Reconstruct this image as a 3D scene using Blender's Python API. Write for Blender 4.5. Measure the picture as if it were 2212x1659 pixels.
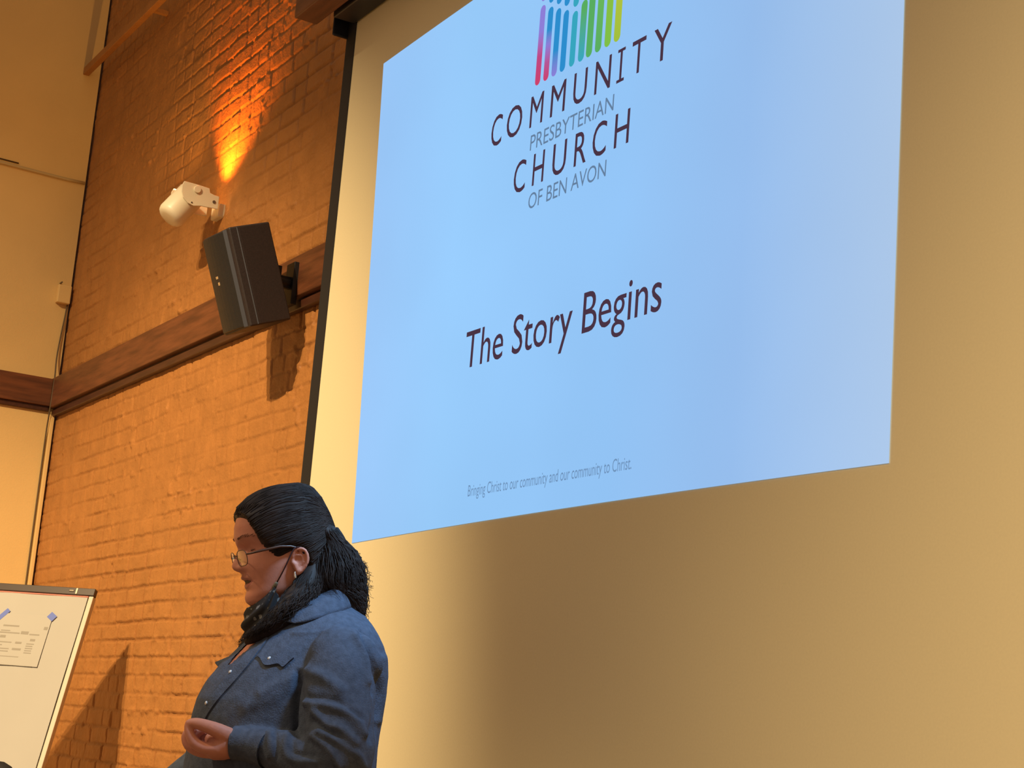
import bpy, bmesh, math, random
import numpy as np
from mathutils import Vector, Matrix, noise

for _o in list(bpy.data.objects):
    bpy.data.objects.remove(_o)
random.seed(7)
rng = np.random.default_rng(11)
S = bpy.context.scene
COL = S.collection
V = Vector

# ------------------------------------------------------------------ camera
FPX = 3616.28
yaw, pitch, roll = [math.radians(a) for a in (-59.68667547, 12.04505302, 4.45919726)]
fw = V((math.sin(yaw) * math.cos(pitch), math.cos(yaw) * math.cos(pitch), math.sin(pitch)))
rt = V((math.cos(yaw), -math.sin(yaw), 0))
up = rt.cross(fw)
r2 = rt * math.cos(roll) + up * math.sin(roll)
u2 = -rt * math.sin(roll) + up * math.cos(roll)
cd = bpy.data.cameras.new('camera')
cam = bpy.data.objects.new('camera', cd)
COL.objects.link(cam)
cd.sensor_width = 36.0
cd.lens = FPX / 2212 * 36.0
cd.clip_start = 0.05
m3 = Matrix((r2, u2, -fw)).transposed()
cam.matrix_world = Matrix.Translation((0, 0, 1.2)) @ m3.to_4x4()
S.camera = cam

# ------------------------------------------------------------------ world, lights, exposure
S.view_settings.view_transform = 'Standard'
S.view_settings.look = 'None'
S.view_settings.exposure = 0.0
S.view_settings.gamma = 1.0
S.view_settings.use_curve_mapping = False
wd = bpy.data.worlds.new('world')
S.world = wd
wd.use_nodes = True
wd.node_tree.nodes['Background'].inputs[0].default_value = (1.0, 0.72, 0.48, 1)
wd.node_tree.nodes['Background'].inputs[1].default_value = 0.36


def spot(name, loc, aim, energy, color, size, blend, radius):
    ld = bpy.data.lights.new(name, 'SPOT')
    ld.energy = energy; ld.color = color
    ld.spot_size = math.radians(size); ld.spot_blend = blend
    ld.shadow_soft_size = radius
    o = bpy.data.objects.new(name, ld); COL.objects.link(o)
    o.location = loc
    d = (V(aim) - V(loc)).normalized()
    o.rotation_euler = d.to_track_quat('-Z', 'Y').to_euler()
    return o


WARM = (1.0, 0.74, 0.42)
spot('ceiling_spot_wall', (-2.25, -3.05, 6.05), (-6.70, 2.10, -0.70), 2600, WARM, 45, 0.55, 0.05)
spot('ceiling_spot_wall', (-2.75, -3.15, 6.05), (-7.90, 1.90, 0.10), 1700, WARM, 47, 0.8, 0.05)
spot('ceiling_spot_screen', (0.9, -1.6, 4.7), (0.0, 1.85, 1.0), 1150, WARM, 60, 1.0, 0.10)
spot('added_hand_spot', (-4.1, -2.2, 5.2), (-3.08, 1.0, 1.12), 420, WARM, 17, 1.0, 0.12)  # added lamp, only there to brighten her hand and chest
spot('added_slide_glow_spot', (-1.85, 1.64, 3.2), (-2.92, 1.36, 1.33), 340, (0.36, 0.65, 1.0), 20, 0.8, 0.15)  # added lamp beside the screen, stands in for the slide's blue glow

# ------------------------------------------------------------------ materials
def mat(name, color, rough=0.6, noise_scale=None, noise_amt=0.15, bump=0.0, bump_scale=None,
        metallic=0.0, spec=0.5, emit=None, emit_strength=1.0, stretch=None):
    m = bpy.data.materials.new(name); m.use_nodes = True
    nt = m.node_tree; b = nt.nodes['Principled BSDF']
    b.inputs['Base Color'].default_value = (*color, 1)
    b.inputs['Roughness'].default_value = rough
    b.inputs['Metallic'].default_value = metallic
    b.inputs['Specular IOR Level'].default_value = spec
    tc = nt.nodes.new('ShaderNodeTexCoord')
    src = tc.outputs['Object']
    if stretch:
        mp = nt.nodes.new('ShaderNodeMapping'); mp.inputs['Scale'].default_value = stretch
        nt.links.new(src, mp.inputs[0]); src = mp.outputs[0]
    if noise_scale:
        n = nt.nodes.new('ShaderNodeTexNoise'); n.inputs['Scale'].default_value = noise_scale
        n.inputs['Detail'].default_value = 5
        nt.links.new(src, n.inputs['Vector'])
        r = nt.nodes.new('ShaderNodeValToRGB')
        r.color_ramp.elements[0].position = 0.3; r.color_ramp.elements[1].position = 0.7
        r.color_ramp.elements[0].color = (*[max(0, c * (1 - noise_amt)) for c in color], 1)
        r.color_ramp.elements[1].color = (*[min(1, c * (1 + noise_amt)) for c in color], 1)
        nt.links.new(n.outputs['Fac'], r.inputs[0]); nt.links.new(r.outputs[0], b.inputs['Base Color'])
    if bump:
        n2 = nt.nodes.new('ShaderNodeTexNoise'); n2.inputs['Scale'].default_value = bump_scale or 80
        n2.inputs['Detail'].default_value = 4
        nt.links.new(src, n2.inputs['Vector'])
        bp = nt.nodes.new('ShaderNodeBump'); bp.inputs['Strength'].default_value = bump
        bp.inputs['Distance'].default_value = 0.01
        nt.links.new(n2.outputs['Fac'], bp.inputs['Height']); nt.links.new(bp.outputs[0], b.inputs['Normal'])
    if emit:
        b.inputs['Emission Color'].default_value = (*emit, 1)
        b.inputs['Emission Strength'].default_value = emit_strength
    return m


M = {}
M['brick'] = mat('painted brick', (0.38, 0.160, 0.044), 0.5, 9, 0.10, 0.25, 120, spec=0.35)
_nt = M['brick'].node_tree; _b = _nt.nodes['Principled BSDF']; _src = _b.inputs['Base Color'].links[0].from_socket
_at = _nt.nodes.new('ShaderNodeAttribute'); _at.attribute_name = 'joint'
_mx = _nt.nodes.new('ShaderNodeMix'); _mx.data_type = 'RGBA'; _mx.inputs[7].default_value = (0.17, 0.058, 0.014, 1)
_ml = _nt.nodes.new('ShaderNodeMath'); _ml.operation = 'MULTIPLY'; _ml.inputs[1].default_value = 0.40
_nt.links.new(_at.outputs['Fac'], _ml.inputs[0]); _nt.links.new(_ml.outputs[0], _mx.inputs[0])
_nt.links.new(_src, _mx.inputs[6]); _nt.links.new(_mx.outputs[2], _b.inputs['Base Color'])
M['plaster'] = mat('cream plaster', (0.70, 0.47, 0.185), 0.75, 3, 0.04, 0.08, 160)
M['wood'] = mat('stained wood', (0.13, 0.043, 0.016), 0.45, 5, 0.35, 0.1, 40, stretch=(1, 9, 9))
M['woody'] = mat('stained wood side', (0.13, 0.040, 0.013), 0.45, 5, 0.35, 0.1, 40, stretch=(9, 1, 9))
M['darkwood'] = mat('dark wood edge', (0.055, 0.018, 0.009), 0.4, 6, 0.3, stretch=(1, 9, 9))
M['black'] = mat('black cloth', (0.012, 0.010, 0.010), 0.8)
M['blackcase'] = mat('black metal', (0.010, 0.010, 0.013), 0.5)
M['speaker'] = mat('speaker cabinet', (0.024, 0.016, 0.016), 0.55, 200, 0.2, 0.1, 400)
M['grille'] = mat('speaker grille', (0.010, 0.011, 0.013), 0.5, 300, 0.3, 0.2, 600)
M['bevel'] = mat('speaker bevel', (0.050, 0.053, 0.068), 0.42)
M['white'] = mat('white enamel', (0.74, 0.66, 0.48), 0.4)
M['screw'] = mat('screw metal', (0.18, 0.15, 0.11), 0.4, metallic=0.6)
M['screen'] = mat('screen fabric', (0.84, 0.74, 0.47), 0.85, 220, 0.02)
M['paper'] = mat('paper', (0.40, 0.385, 0.345), 0.8, 4, 0.02, 0.03, 12)
M['frame'] = mat('board frame', (0.52, 0.46, 0.35), 0.5)
M['ink'] = mat('grey ink', (0.28, 0.26, 0.22), 0.9)
M['tape'] = mat('blue tape', (0.10, 0.15, 0.48), 0.6)
M['darkbar'] = mat('clamp bar', (0.045, 0.028, 0.018), 0.35)
M['pink'] = mat('pink binding', (0.70, 0.22, 0.16), 0.6)
M['cable'] = mat('painted cable', (0.50, 0.36, 0.16), 0.6)
M['darkcable'] = mat('dark cable', (0.10, 0.065, 0.03), 0.6)
M['floor'] = mat('carpet', (0.34, 0.25, 0.17), 0.95, 40, 0.3)
M['skin'] = mat('skin', (0.58, 0.245, 0.17), 0.55, 60, 0.06, 0.05, 400, spec=0.28)
M['lip'] = mat('lips', (0.40, 0.13, 0.11), 0.45)
M['mouth'] = mat('mouth inside', (0.05, 0.010, 0.010), 0.6)
M['hair'] = mat('dark hair', (0.027, 0.018, 0.015), 0.6, 30, 0.4, spec=0.22)
M['brow'] = mat('brow hair', (0.16, 0.07, 0.045), 0.7)
M['denim'] = mat('denim shirt', (0.068, 0.085, 0.124), 0.85, 90, 0.20, 0.25, 350, spec=0.2)
M['seam_shade'] = mat('denim seam', (0.030, 0.036, 0.050), 0.9)
M['pearl'] = mat('pearl snap', (0.60, 0.58, 0.55), 0.25)
M['silver'] = mat('silver', (0.85, 0.80, 0.72), 0.2, metallic=0.9)
M['rim'] = mat('glasses rim', (0.07, 0.030, 0.018), 0.35)
M['shaded_eyewhite'] = mat('eye white', (0.50, 0.42, 0.36), 0.3)  # darkened, eye shadow put into the base colour
M['iris'] = mat('iris', (0.04, 0.025, 0.015), 0.2)
M['loop'] = mat('ear loop', (0.035, 0.006, 0.006), 0.8)
M['toggle'] = mat('toggle', (0.16, 0.14, 0.09), 0.6)
M['trouser'] = mat('trousers', (0.02, 0.02, 0.026), 0.9)
M['shoe'] = mat('shoe', (0.015, 0.012, 0.01), 0.5)


def mask_material():
    m = bpy.data.materials.new('patterned mask'); m.use_nodes = True
    nt = m.node_tree; b = nt.nodes['Principled BSDF']; b.inputs['Roughness'].default_value = 0.9
    tc = nt.nodes.new('ShaderNodeTexCoord')
    v = nt.nodes.new('ShaderNodeTexVoronoi'); v.inputs['Scale'].default_value = 85
    nt.links.new(tc.outputs['Object'], v.inputs['Vector'])
    n = nt.nodes.new('ShaderNodeTexNoise'); n.inputs['Scale'].default_value = 90
    nt.links.new(tc.outputs['Object'], n.inputs['Vector'])
    ad = nt.nodes.new('ShaderNodeMath'); ad.operation = 'MULTIPLY_ADD'; ad.inputs[1].default_value = 0.5
    nt.links.new(n.outputs['Fac'], ad.inputs[0]); nt.links.new(v.outputs['Distance'], ad.inputs[2])
    r = nt.nodes.new('ShaderNodeValToRGB')
    r.color_ramp.elements[0].position = 0.56; r.color_ramp.elements[0].color = (0.17, 0.17, 0.165, 1)
    r.color_ramp.elements[1].position = 0.62; r.color_ramp.elements[1].color = (0.012, 0.011, 0.012, 1)
    nt.links.new(ad.outputs[0], r.inputs[0]); nt.links.new(r.outputs[0], b.inputs['Base Color'])
    return m


M['mask'] = mask_material()


def lens_material():
    m = bpy.data.materials.new('spectacle lens'); m.use_nodes = True
    nt = m.node_tree; out = nt.nodes['Material Output']
    nt.nodes.remove(nt.nodes['Principled BSDF'])
    t = nt.nodes.new('ShaderNodeBsdfTransparent'); g = nt.nodes.new('ShaderNodeBsdfGlossy')
    g.inputs['Roughness'].default_value = 0.05
    fr = nt.nodes.new('ShaderNodeFresnel'); fr.inputs['IOR'].default_value = 1.6
    mx = nt.nodes.new('ShaderNodeMixShader')
    ml = nt.nodes.new('ShaderNodeMath'); ml.operation = 'MULTIPLY'; ml.inputs[1].default_value = 0.32
    nt.links.new(fr.outputs[0], ml.inputs[0]); nt.links.new(ml.outputs[0], mx.inputs[0]); nt.links.new(t.outputs[0], mx.inputs[1])
    nt.links.new(g.outputs[0], mx.inputs[2]); nt.links.new(mx.outputs[0], out.inputs[0])
    return m


M['lens'] = lens_material()


def emis(name, stops=None, color=None, axis='Z', lo=0.0, hi=1.0, strength=1.0):
    """picture light thrown on the screen: plain colour, or a ramp along one axis"""
    m = bpy.data.materials.new(name); m.use_nodes = True
    nt = m.node_tree; b = nt.nodes['Principled BSDF']
    b.inputs['Base Color'].default_value = (0.02, 0.02, 0.02, 1)
    b.inputs['Roughness'].default_value = 0.9; b.inputs['Specular IOR Level'].default_value = 0.0
    b.inputs['Emission Strength'].default_value = strength
    if color:
        b.inputs['Emission Color'].default_value = (*color, 1)
    else:
        tc = nt.nodes.new('ShaderNodeTexCoord'); sp = nt.nodes.new('ShaderNodeSeparateXYZ')
        nt.links.new(tc.outputs['Object'], sp.inputs[0])
        mr = nt.nodes.new('ShaderNodeMapRange'); mr.inputs[1].default_value = lo; mr.inputs[2].default_value = hi
        nt.links.new(sp.outputs[axis], mr.inputs[0])
        r = nt.nodes.new('ShaderNodeValToRGB')
        el = r.color_ramp.elements
        while len(el) < len(stops): el.new(0.5)
        for e, (p, c) in zip(el, stops):
            e.position = p; e.color = (*c, 1)
        nt.links.new(mr.outputs[0], r.inputs[0]); nt.links.new(r.outputs[0], b.inputs['Emission Color'])
    return m


def srgb(r, g, b):
    f = lambda c: c / 12.92 if c <= 0.04045 else ((c + 0.055) / 1.055) ** 2.4
    return tuple(f(c / 255) for c in (r, g, b))


# ------------------------------------------------------------------ mesh helpers
class MB:
    def __init__(self): self.v = []; self.f = []; self.mi = []

    def add(self, vs, fs, mi=0):
        o = len(self.v); self.v += [tuple(p) for p in vs]
        self.f += [tuple(i + o for i in f) for f in fs]; self.mi += [mi] * len(fs)

    def hexa(self, p8, mi=0):   # bottom 4 then top 4
        self.add(p8, [(3, 2, 1, 0), (4, 5, 6, 7), (0, 1, 5, 4), (1, 2, 6, 5), (2, 3, 7, 6), (3, 0, 4, 7)], mi)

    def box(self, a, b, mi=0):
        x0, y0, z0 = a; x1, y1, z1 = b
        self.hexa([(x0, y0, z0), (x1, y0, z0), (x1, y1, z0), (x0, y1, z0),
                   (x0, y0, z1), (x1, y0, z1), (x1, y1, z1), (x0, y1, z1)], mi)

    def obox(self, o, ax, ay, az, a, b, mi=0):
        o, ax, ay, az = V(o), V(ax), V(ay), V(az)
        c = [(a[0], a[1], a[2]), (b[0], a[1], a[2]), (b[0], b[1], a[2]), (a[0], b[1], a[2]),
             (a[0], a[1], b[2]), (b[0], a[1], b[2]), (b[0], b[1], b[2]), (a[0], b[1], b[2])]
        self.hexa([o + ax * p[0] + ay * p[1] + az * p[2] for p in c], mi)

    def prism(self, poly, d, mi=0):  # poly 3d points, extruded by d
        n = len(poly); d = V(d)
        self.add([V(p) for p in poly] + [V(p) + d for p in poly],
                 [tuple(range(n))[::-1], tuple(range(n, 2 * n))] + [(i, (i + 1) % n, n + (i + 1) % n, n + i) for i in range(n)], mi)

    def tube(self, pts, radii, n=10, mi=0, flat=None, cap=True, mod=None):
        """tube along pts; radii number or (rx, ry) per point; flat = preferred side axis"""
        pts = [V(p) for p in pts]; k = len(pts)
        if not hasattr(radii, '__len__'): radii = [radii] * k
        vs = []; prev = None
        for i, p in enumerate(pts):
            t = (pts[min(i + 1, k - 1)] - pts[max(i - 1, 0)]).normalized()
            if prev is None:
                a = V(flat) if flat is not None else (V((0, 0, 1)) if abs(t.z) < 0.9 else V((1, 0, 0)))
            else: a = prev
            a = (a - t * a.dot(t))
            if a.length < 1e-6: a = t.orthogonal()
            a.normalize(); prev = a
            b = t.cross(a)
            r = radii[i]; rx, ry = (r if hasattr(r, '__len__') else (r, r))
            for j in range(n):
                th = 2 * math.pi * j / n
                q = 1.0 if mod is None else mod(i / (k - 1), th)
                vs.append(p + a * (math.cos(th) * rx * q) + b * (math.sin(th) * ry * q))
        fs = [(i * n + j, i * n + (j + 1) % n, (i + 1) * n + (j + 1) % n, (i + 1) * n + j) for i in range(k - 1) for j in range(n)]
        if cap:
            fs.append(tuple(range(n))[::-1]); fs.append(tuple((k - 1) * n + j for j in range(n)))
        self.add(vs, fs, mi)

    def caps(self, pts, radii, n=12, mi=0):   # tube with rounded ends
        pts = [V(p) for p in pts]
        r = list(radii) if hasattr(radii, '__len__') else [radii] * len(pts)
        P = []; R = []
        t0 = (pts[0] - pts[1]).normalized(); t1 = (pts[-1] - pts[-2]).normalized()
        for q in (0.98, 0.8, 0.5): P.append(pts[0] + t0 * r[0] * q); R.append(r[0] * math.sqrt(1 - q * q))
        P += pts; R += r
        for q in (0.5, 0.8, 0.98): P.append(pts[-1] + t1 * r[-1] * q); R.append(r[-1] * math.sqrt(1 - q * q))
        self.tube(P, R, n, mi)

    def ball(self, c, r, nu=14, nv=10, mi=0, axes=None):
        c = V(c); rx = r if hasattr(r, '__len__') else (r, r, r)
        ax = axes or (V((1, 0, 0)), V((0, 1, 0)), V((0, 0, 1)))
        vs = []; fs = []
        for i in range(1, nv):
            ph = math.pi * i / nv
            for j in range(nu):
                th = 2 * math.pi * j / nu
                vs.append(c + V(ax[0]) * (rx[0] * math.sin(ph) * math.cos(th)) + V(ax[1]) * (rx[1] * math.sin(ph) * math.sin(th)) + V(ax[2]) * (rx[2] * math.cos(ph)))
        a = len(vs); vs.append(c + V(ax[2]) * rx[2]); vs.append(c - V(ax[2]) * rx[2])
        for i in range(nv - 2):
            for j in range(nu):
                fs.append((i * nu + j, (i + 1) * nu + j, (i + 1) * nu + (j + 1) % nu, i * nu + (j + 1) % nu))
        for j in range(nu):
            fs.append((a, j, (j + 1) % nu)); fs.append((a + 1, (nv - 2) * nu + (j + 1) % nu, (nv - 2) * nu + j))
        self.add(vs, fs, mi)

    def rings(self, rings, cap=True, mi=0):
        n = len(rings[0]); k = len(rings)
        vs = [p for r in rings for p in r]
        fs = [(i * n + j, i * n + (j + 1) % n, (i + 1) * n + (j + 1) % n, (i + 1) * n + j) for i in range(k - 1) for j in range(n)]
        if cap: fs += [tuple(range(n))[::-1], tuple((k - 1) * n + j for j in range(n))]
        self.add(vs, fs, mi)

    def mesh(self, name):
        me = bpy.data.meshes.new(name)
        me.from_pydata([tuple(p) for p in self.v], [], self.f); me.update()
        bm = bmesh.new(); bm.from_mesh(me)
        bmesh.ops.recalc_face_normals(bm, faces=bm.faces[:])
        bm.to_mesh(me); bm.free()
        return me

    def build(self, name, mats, parent=None, smooth=False, bevel=0, remesh=0, relax=0, subsurf=0):
        me = self.mesh(name)
        if not isinstance(mats, (list, tuple)): mats = [mats]
        for m in mats: me.materials.append(m)
        if len(me.polygons) == len(self.mi): me.polygons.foreach_set('material_index', self.mi)
        o = bpy.data.objects.new(name, me)
        if bevel or remesh or subsurf:
            COL.objects.link(o)
            if remesh:
                md = o.modifiers.new('r', 'REMESH'); md.mode = 'VOXEL'; md.voxel_size = remesh
            if relax:
                md = o.modifiers.new('s', 'SMOOTH'); md.factor = 0.5; md.iterations = relax
            if subsurf:
                md = o.modifiers.new('u', 'SUBSURF'); md.levels = subsurf
            if bevel:
                md = o.modifiers.new('b', 'BEVEL'); md.width = bevel; md.segments = 2; md.limit_method = 'ANGLE'
            dg = bpy.context.evaluated_depsgraph_get()
            me2 = bpy.data.meshes.new_from_object(o.evaluated_get(dg))
            bpy.data.objects.remove(o); bpy.data.meshes.remove(me)
            me2.name = name; me = me2
            o = bpy.data.objects.new(name, me)
            if len(me.materials) == 0:
                for m in mats: me.materials.append(m)
        COL.objects.link(o)
        if smooth: me.polygons.foreach_set('use_smooth', [True] * len(me.polygons))
        if parent is not None: adopt(o, parent)
        return o


def adopt(o, parent):
    o.parent = parent
    loc = V((0, 0, 0)); p = parent
    while p is not None:
        if p.type == 'EMPTY': loc += V(p.location)
        p = p.parent
    o.matrix_parent_inverse = Matrix.Translation(-loc) if parent.type == 'EMPTY' else Matrix.Identity(4)


def thing(name, label, cat, loc, group=None):
    o = bpy.data.objects.new(name, None); COL.objects.link(o)
    o.empty_display_size = 0.1; o.location = loc
    o['label'] = label; o['category'] = cat
    if group: o['group'] = group
    return o


def tag(o, label, cat, group=None):
    o['label'] = label; o['category'] = cat
    if group: o['group'] = group
    return o


def struct(o):
    o['kind'] = 'structure'
    return o


def catmull(pts, n):
    P = [np.array(p, float) for p in pts]
    P = [2 * P[0] - P[1]] + P + [2 * P[-1] - P[-2]]
    out = []
    segs = len(P) - 3
    for k in range(n):
        s = k / (n - 1) * segs; i = min(int(s), segs - 1); t = s - i
        a, b, c, d = P[i:i + 4]
        out.append(0.5 * ((2 * b) + (c - a) * t + (2 * a - 5 * b + 4 * c - d) * t * t + (3 * b - a - 3 * c + d) * t ** 3))
    return out


# ------------------------------------------------------------------ the room
XC = -7.84      # left wall
YB = 2.10       # face of the brick wall
b = MB(); b.box((-8.2, -5, -0.1), (3, 2.5, 0.0)); struct(b.build('floor', M['floor']))
b = MB(); b.box((XC - 0.15, -5, 0), (XC, YB - 0.010, 5.6)); struct(b.build('wall_left', M['plaster']))


def vnoise(x, z, sc, seed):
    """smooth value noise sampled on arrays"""
    g = np.random.default_rng(seed).random((256, 256))
    X = x * sc + 1000; Z = z * sc + 1000
    i = np.floor(X).astype(int); j = np.floor(Z).astype(int)
    fx = X - i; fz = Z - j
    fx = fx * fx * (3 - 2 * fx); fz = fz * fz * (3 - 2 * fz)
    a = g[i % 256, j % 256]; b_ = g[(i + 1) % 256, j % 256]; c = g[i % 256, (j + 1) % 256]; d = g[(i + 1) % 256, (j + 1) % 256]
    return (a * (1 - fx) + b_ * fx) * (1 - fz) + (c * (1 - fx) + d * fx) * fz - 0.5


def brick_wall():
    x0, x1, z0, z1 = XC, -4.05, 0.85, 4.95
    dx, dz = 0.0065, 0.0045
    nx = int((x1 - x0) / dx); nz = int((z1 - z0) / dz)
    xs = np.linspace(x0, x1, nx); zs = np.linspace(z0, z1, nz)
    X, Z = np.meshgrid(xs, zs)
    Xw = X + 0.006 * vnoise(X, Z, 9, 1) + 0.004 * vnoise(X, Z, 30, 2)
    Zw = Z + 0.006 * vnoise(X, Z, 5, 3) + 0.005 * vnoise(X, Z, 22, 4)
    CH = 0.067
    row = np.floor(Zw / CH).astype(int)
    fz = Zw / CH - row
    dzj = np.minimum(fz, 1 - fz) * CH
    dxj = np.ones_like(X); bid = np.zeros_like(X)
    r_ = np.random.default_rng(5)
    for r in np.unique(row):
        joints = [x0 - 0.4 + (0.0525 if r % 2 else 0.0) + r_.uniform(-.02, .02)]
        hdr = r_.random() < 0.3
        while joints[-1] < x1 + 0.5:
            L = 0.105 if (r_.random() < (0.75 if hdr else 0.22)) else 0.205
            joints.append(joints[-1] + L + r_.uniform(-.008, .008))
        joints = np.array(joints)
        mk = row == r
        xx = Xw[mk]; k = np.searchsorted(joints, xx)
        dxj[mk] = np.minimum(xx - joints[k - 1], joints[k] - xx)
        bid[mk] = r_.random(len(joints) + 1)[k]
    gap = 0.0055
    d = np.minimum(dzj, dxj * 0.95)
    t = np.clip((d - gap * 0.5) / 0.0055, 0, 1); t = t * t * (3 - 2 * t)
    sm = lambda q: np.clip(q, 0, 1) ** 2 * (3 - 2 * np.clip(q, 0, 1))
    wear = 0.34 + 0.42 * sm((2.15 - Z) * 1.8) * sm((X + 7.6) * 1.2) + 0.42 * sm((Z - 3.0) * 2.2) * sm((X + 7.0) * 1.0)   # paint lies thickest in the middle of the wall
    fill = np.clip(wear + 0.9 * vnoise(X, Z, 4, 9), 0.12, 1.0)      # how far the joint is raked or filled by paint
    h = -(1 - t) * np.where(dxj * 0.95 < dzj, 0.0085, 0.0066) * fill
    h += (bid - 0.5) * 0.0035 * t
    h += 0.0030 * vnoise(X, Z, 14, 6) + 0.0022 * vnoise(X, Z, 45, 7) + 0.0012 * vnoise(X, Z, 110, 8)
    # mortar squeezed out along the joints here and there
    sq = np.clip(vnoise(X, Z, 38, 12) + 0.6 * vnoise(X, Z, 5, 13) - 0.28, 0, 1) * np.exp(-(d / 0.012) ** 2)
    h += 0.030 * sq
    # chips
    h -= 0.020 * np.clip(vnoise(X, Z, 40, 15) - 0.38, 0, 1) * t
    Y = YB - h
    verts = np.stack([X, Y, Z], -1).reshape(-1, 3)
    idx = np.arange(nx * nz).reshape(nz, nx)
    q = np.stack([idx[:-1, :-1], idx[:-1, 1:], idx[1:, 1:], idx[1:, :-1]], -1).reshape(-1, 4)
    # plain remainder and a body behind
    extra = []
    ef = []
    base = len(verts)

    def quad(a, b_, c, d_):
        o = base + len(extra); extra.extend([a, b_, c, d_]); ef.append([o, o + 1, o + 2, o + 3])
    yb = YB + 0.02
    quad((x0, YB, 0), (3, YB, 0), (3, YB, z0 + .004), (x0, YB, z0 + .004))
    quad((x1 - .004, YB, z0), (3, YB, z0), (3, YB, z1), (x1 - .004, YB, z1))
    quad((x0, YB, z1 - .004), (3, YB, z1 - .004), (3, YB, 5.6), (x0, YB, 5.6))
    quad((XC - .15, 2.3, 0), (XC - .15, 2.3, 5.6), (3, 2.3, 5.6), (3, 2.3, 0))
    quad((XC - .15, YB + .004, 0), (XC - .15, YB + .004, 5.6), (x0 + .02, YB + .004, 5.6), (x0 + .02, YB + .004, 0))
    verts = np.concatenate([verts, np.array(extra)]); q = np.concatenate([q, np.array(ef)])
    me = bpy.data.meshes.new('wall_back')
    me.vertices.add(len(verts)); me.vertices.foreach_set('co', verts.astype(np.float32).ravel())
    me.loops.add(q.size); me.loops.foreach_set('vertex_index', q.astype(np.int32).ravel())
    me.polygons.add(len(q)); me.polygons.foreach_set('loop_start', (np.arange(len(q)) * 4).astype(np.int32))
    me.update(calc_edges=True); me.validate()
    me.polygons.foreach_set('use_smooth', [True] * len(me.polygons))
    at = me.attributes.new('joint', 'FLOAT', 'POINT')
    jv = np.concatenate([((1 - t) * fill).ravel(), np.zeros(len(extra))]).astype(np.float32)
    at.data.foreach_set('value', jv)
    me.materials.append(M['brick'])
    o = bpy.data.objects.new('wall_back', me); COL.objects.link(o)
    struct(o)


brick_wall()

# wooden band round the room: face board with a dark shadow-moulding under it
b = MB()
b.box((XC, 2.058, 2.574), (-0.4, YB + .01, 2.718), 0)
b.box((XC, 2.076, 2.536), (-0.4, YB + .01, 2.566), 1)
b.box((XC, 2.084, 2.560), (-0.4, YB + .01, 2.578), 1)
struct(b.build('trim_1', [M['wood'], M['darkwood']], bevel=0.003))
b = MB()
b.box((XC - .01, -5, 2.580), (XC + 0.032, 2.058, 2.712), 0)
b.box((XC - .01, -5, 2.556), (XC + 0.018, 2.058, 2.582), 1)
struct(b.build('trim_2', [M['woody'], M['darkwood']], bevel=0.003))
# ------------------------------------------------------------------ fittings on the walls
o = MB(); o.box((XC, 2.006, 4.245), (-1.5, 2.036, 4.283))
rail = o.build('hanging_rail', M['brick'], bevel=.003)
tag(rail, 'thin brown rail running high along the brick wall from the corner', 'rail')
for x in (-6.9, -4.2):
    o = MB(); o.box((x - .012, 2.034, 4.256), (x + .012, YB + .01, 4.274)); o.build('bracket', M['brick'], rail)

pts = [(XC + .007, -3.0 + i * 0.2, 3.702 + 0.004 * math.sin(i * 1.7)) for i in range(26)] + [(XC + .006, 2.085, 3.70)]
o = MB(); o.tube(pts, 0.008, 8)
tag(o.build('surface_cable', M['cable'], smooth=True), 'cream painted cable running level across the upper left wall', 'cable')
pts = [(XC + .004, -3.0 + i * 0.2, 3.727 + 0.003 * math.sin(i * 2.3 + 1)) for i in range(23)] + [(XC + .004, 1.76, 3.722)]
o = MB(); o.tube(pts, 0.0035, 6)
tag(o.build('surface_cable', M['darkcable'], smooth=True), 'thin dark cable just above the cream cable on the left wall', 'cable')

jb = thing('junction_box', 'small cream junction box on the left wall beside the brick corner', 'junction box', (XC, 2.06, 3.08))
o = MB(); o.box((XC, 2.022, 3.083), (XC + .035, 2.086, 3.172)); o.build('box_body', M['plaster'], jb, bevel=.005)
o = MB(); o.tube([(XC + .033, 2.035, 3.183), (XC + .002, 2.035, 3.183)], 0.004, 8); o.build('screw', M['screw'], jb)

crd = [(XC + .012, 2.080, 3.085), (XC + .012, 2.076, 3.02), (XC + .012, 2.069, 2.93), (XC + .018, 2.062, 2.82), (XC + .038, 2.060, 2.725),
       (XC + .040, 2.059, 2.66), (XC + .040, 2.058, 2.59), (XC + .03, 2.059, 2.53), (XC + .010, 2.062, 2.4), (XC + .006, 2.064, 1.9), (XC + .006, 2.066, 1.4), (XC + .006, 2.066, 0.4)]
o = MB(); o.tube(catmull(crd, 60), 0.0036, 8)
tag(o.build('hanging_cable', M['darkcable'], smooth=True), 'dark cable dropping from the junction box over the wooden band in the corner', 'cable')
o = MB(); o.box((XC, 2.072, 0.0), (XC + .022, 2.090, 2.545)); o.build('cable_trunking', M['plaster'], bevel=.003)
tag(bpy.data.objects['cable_trunking'], 'narrow cream cable trunking standing in the corner below the wooden band', 'trunking')

# ------------------------------------------------------------------ wall uplight
FX, FZ = -5.892, 3.11
ul = thing('floodlight', 'white wall floodlight aimed up the brick, above the black loudspeaker', 'wall lamp', (FX, YB, FZ))
o = MB(); o.box((FX - .040, YB - .026, FZ - .048), (FX + .040, YB + .008, FZ + .005)); o.build('mounting_plate', M['white'], ul, bevel=.006)
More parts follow.
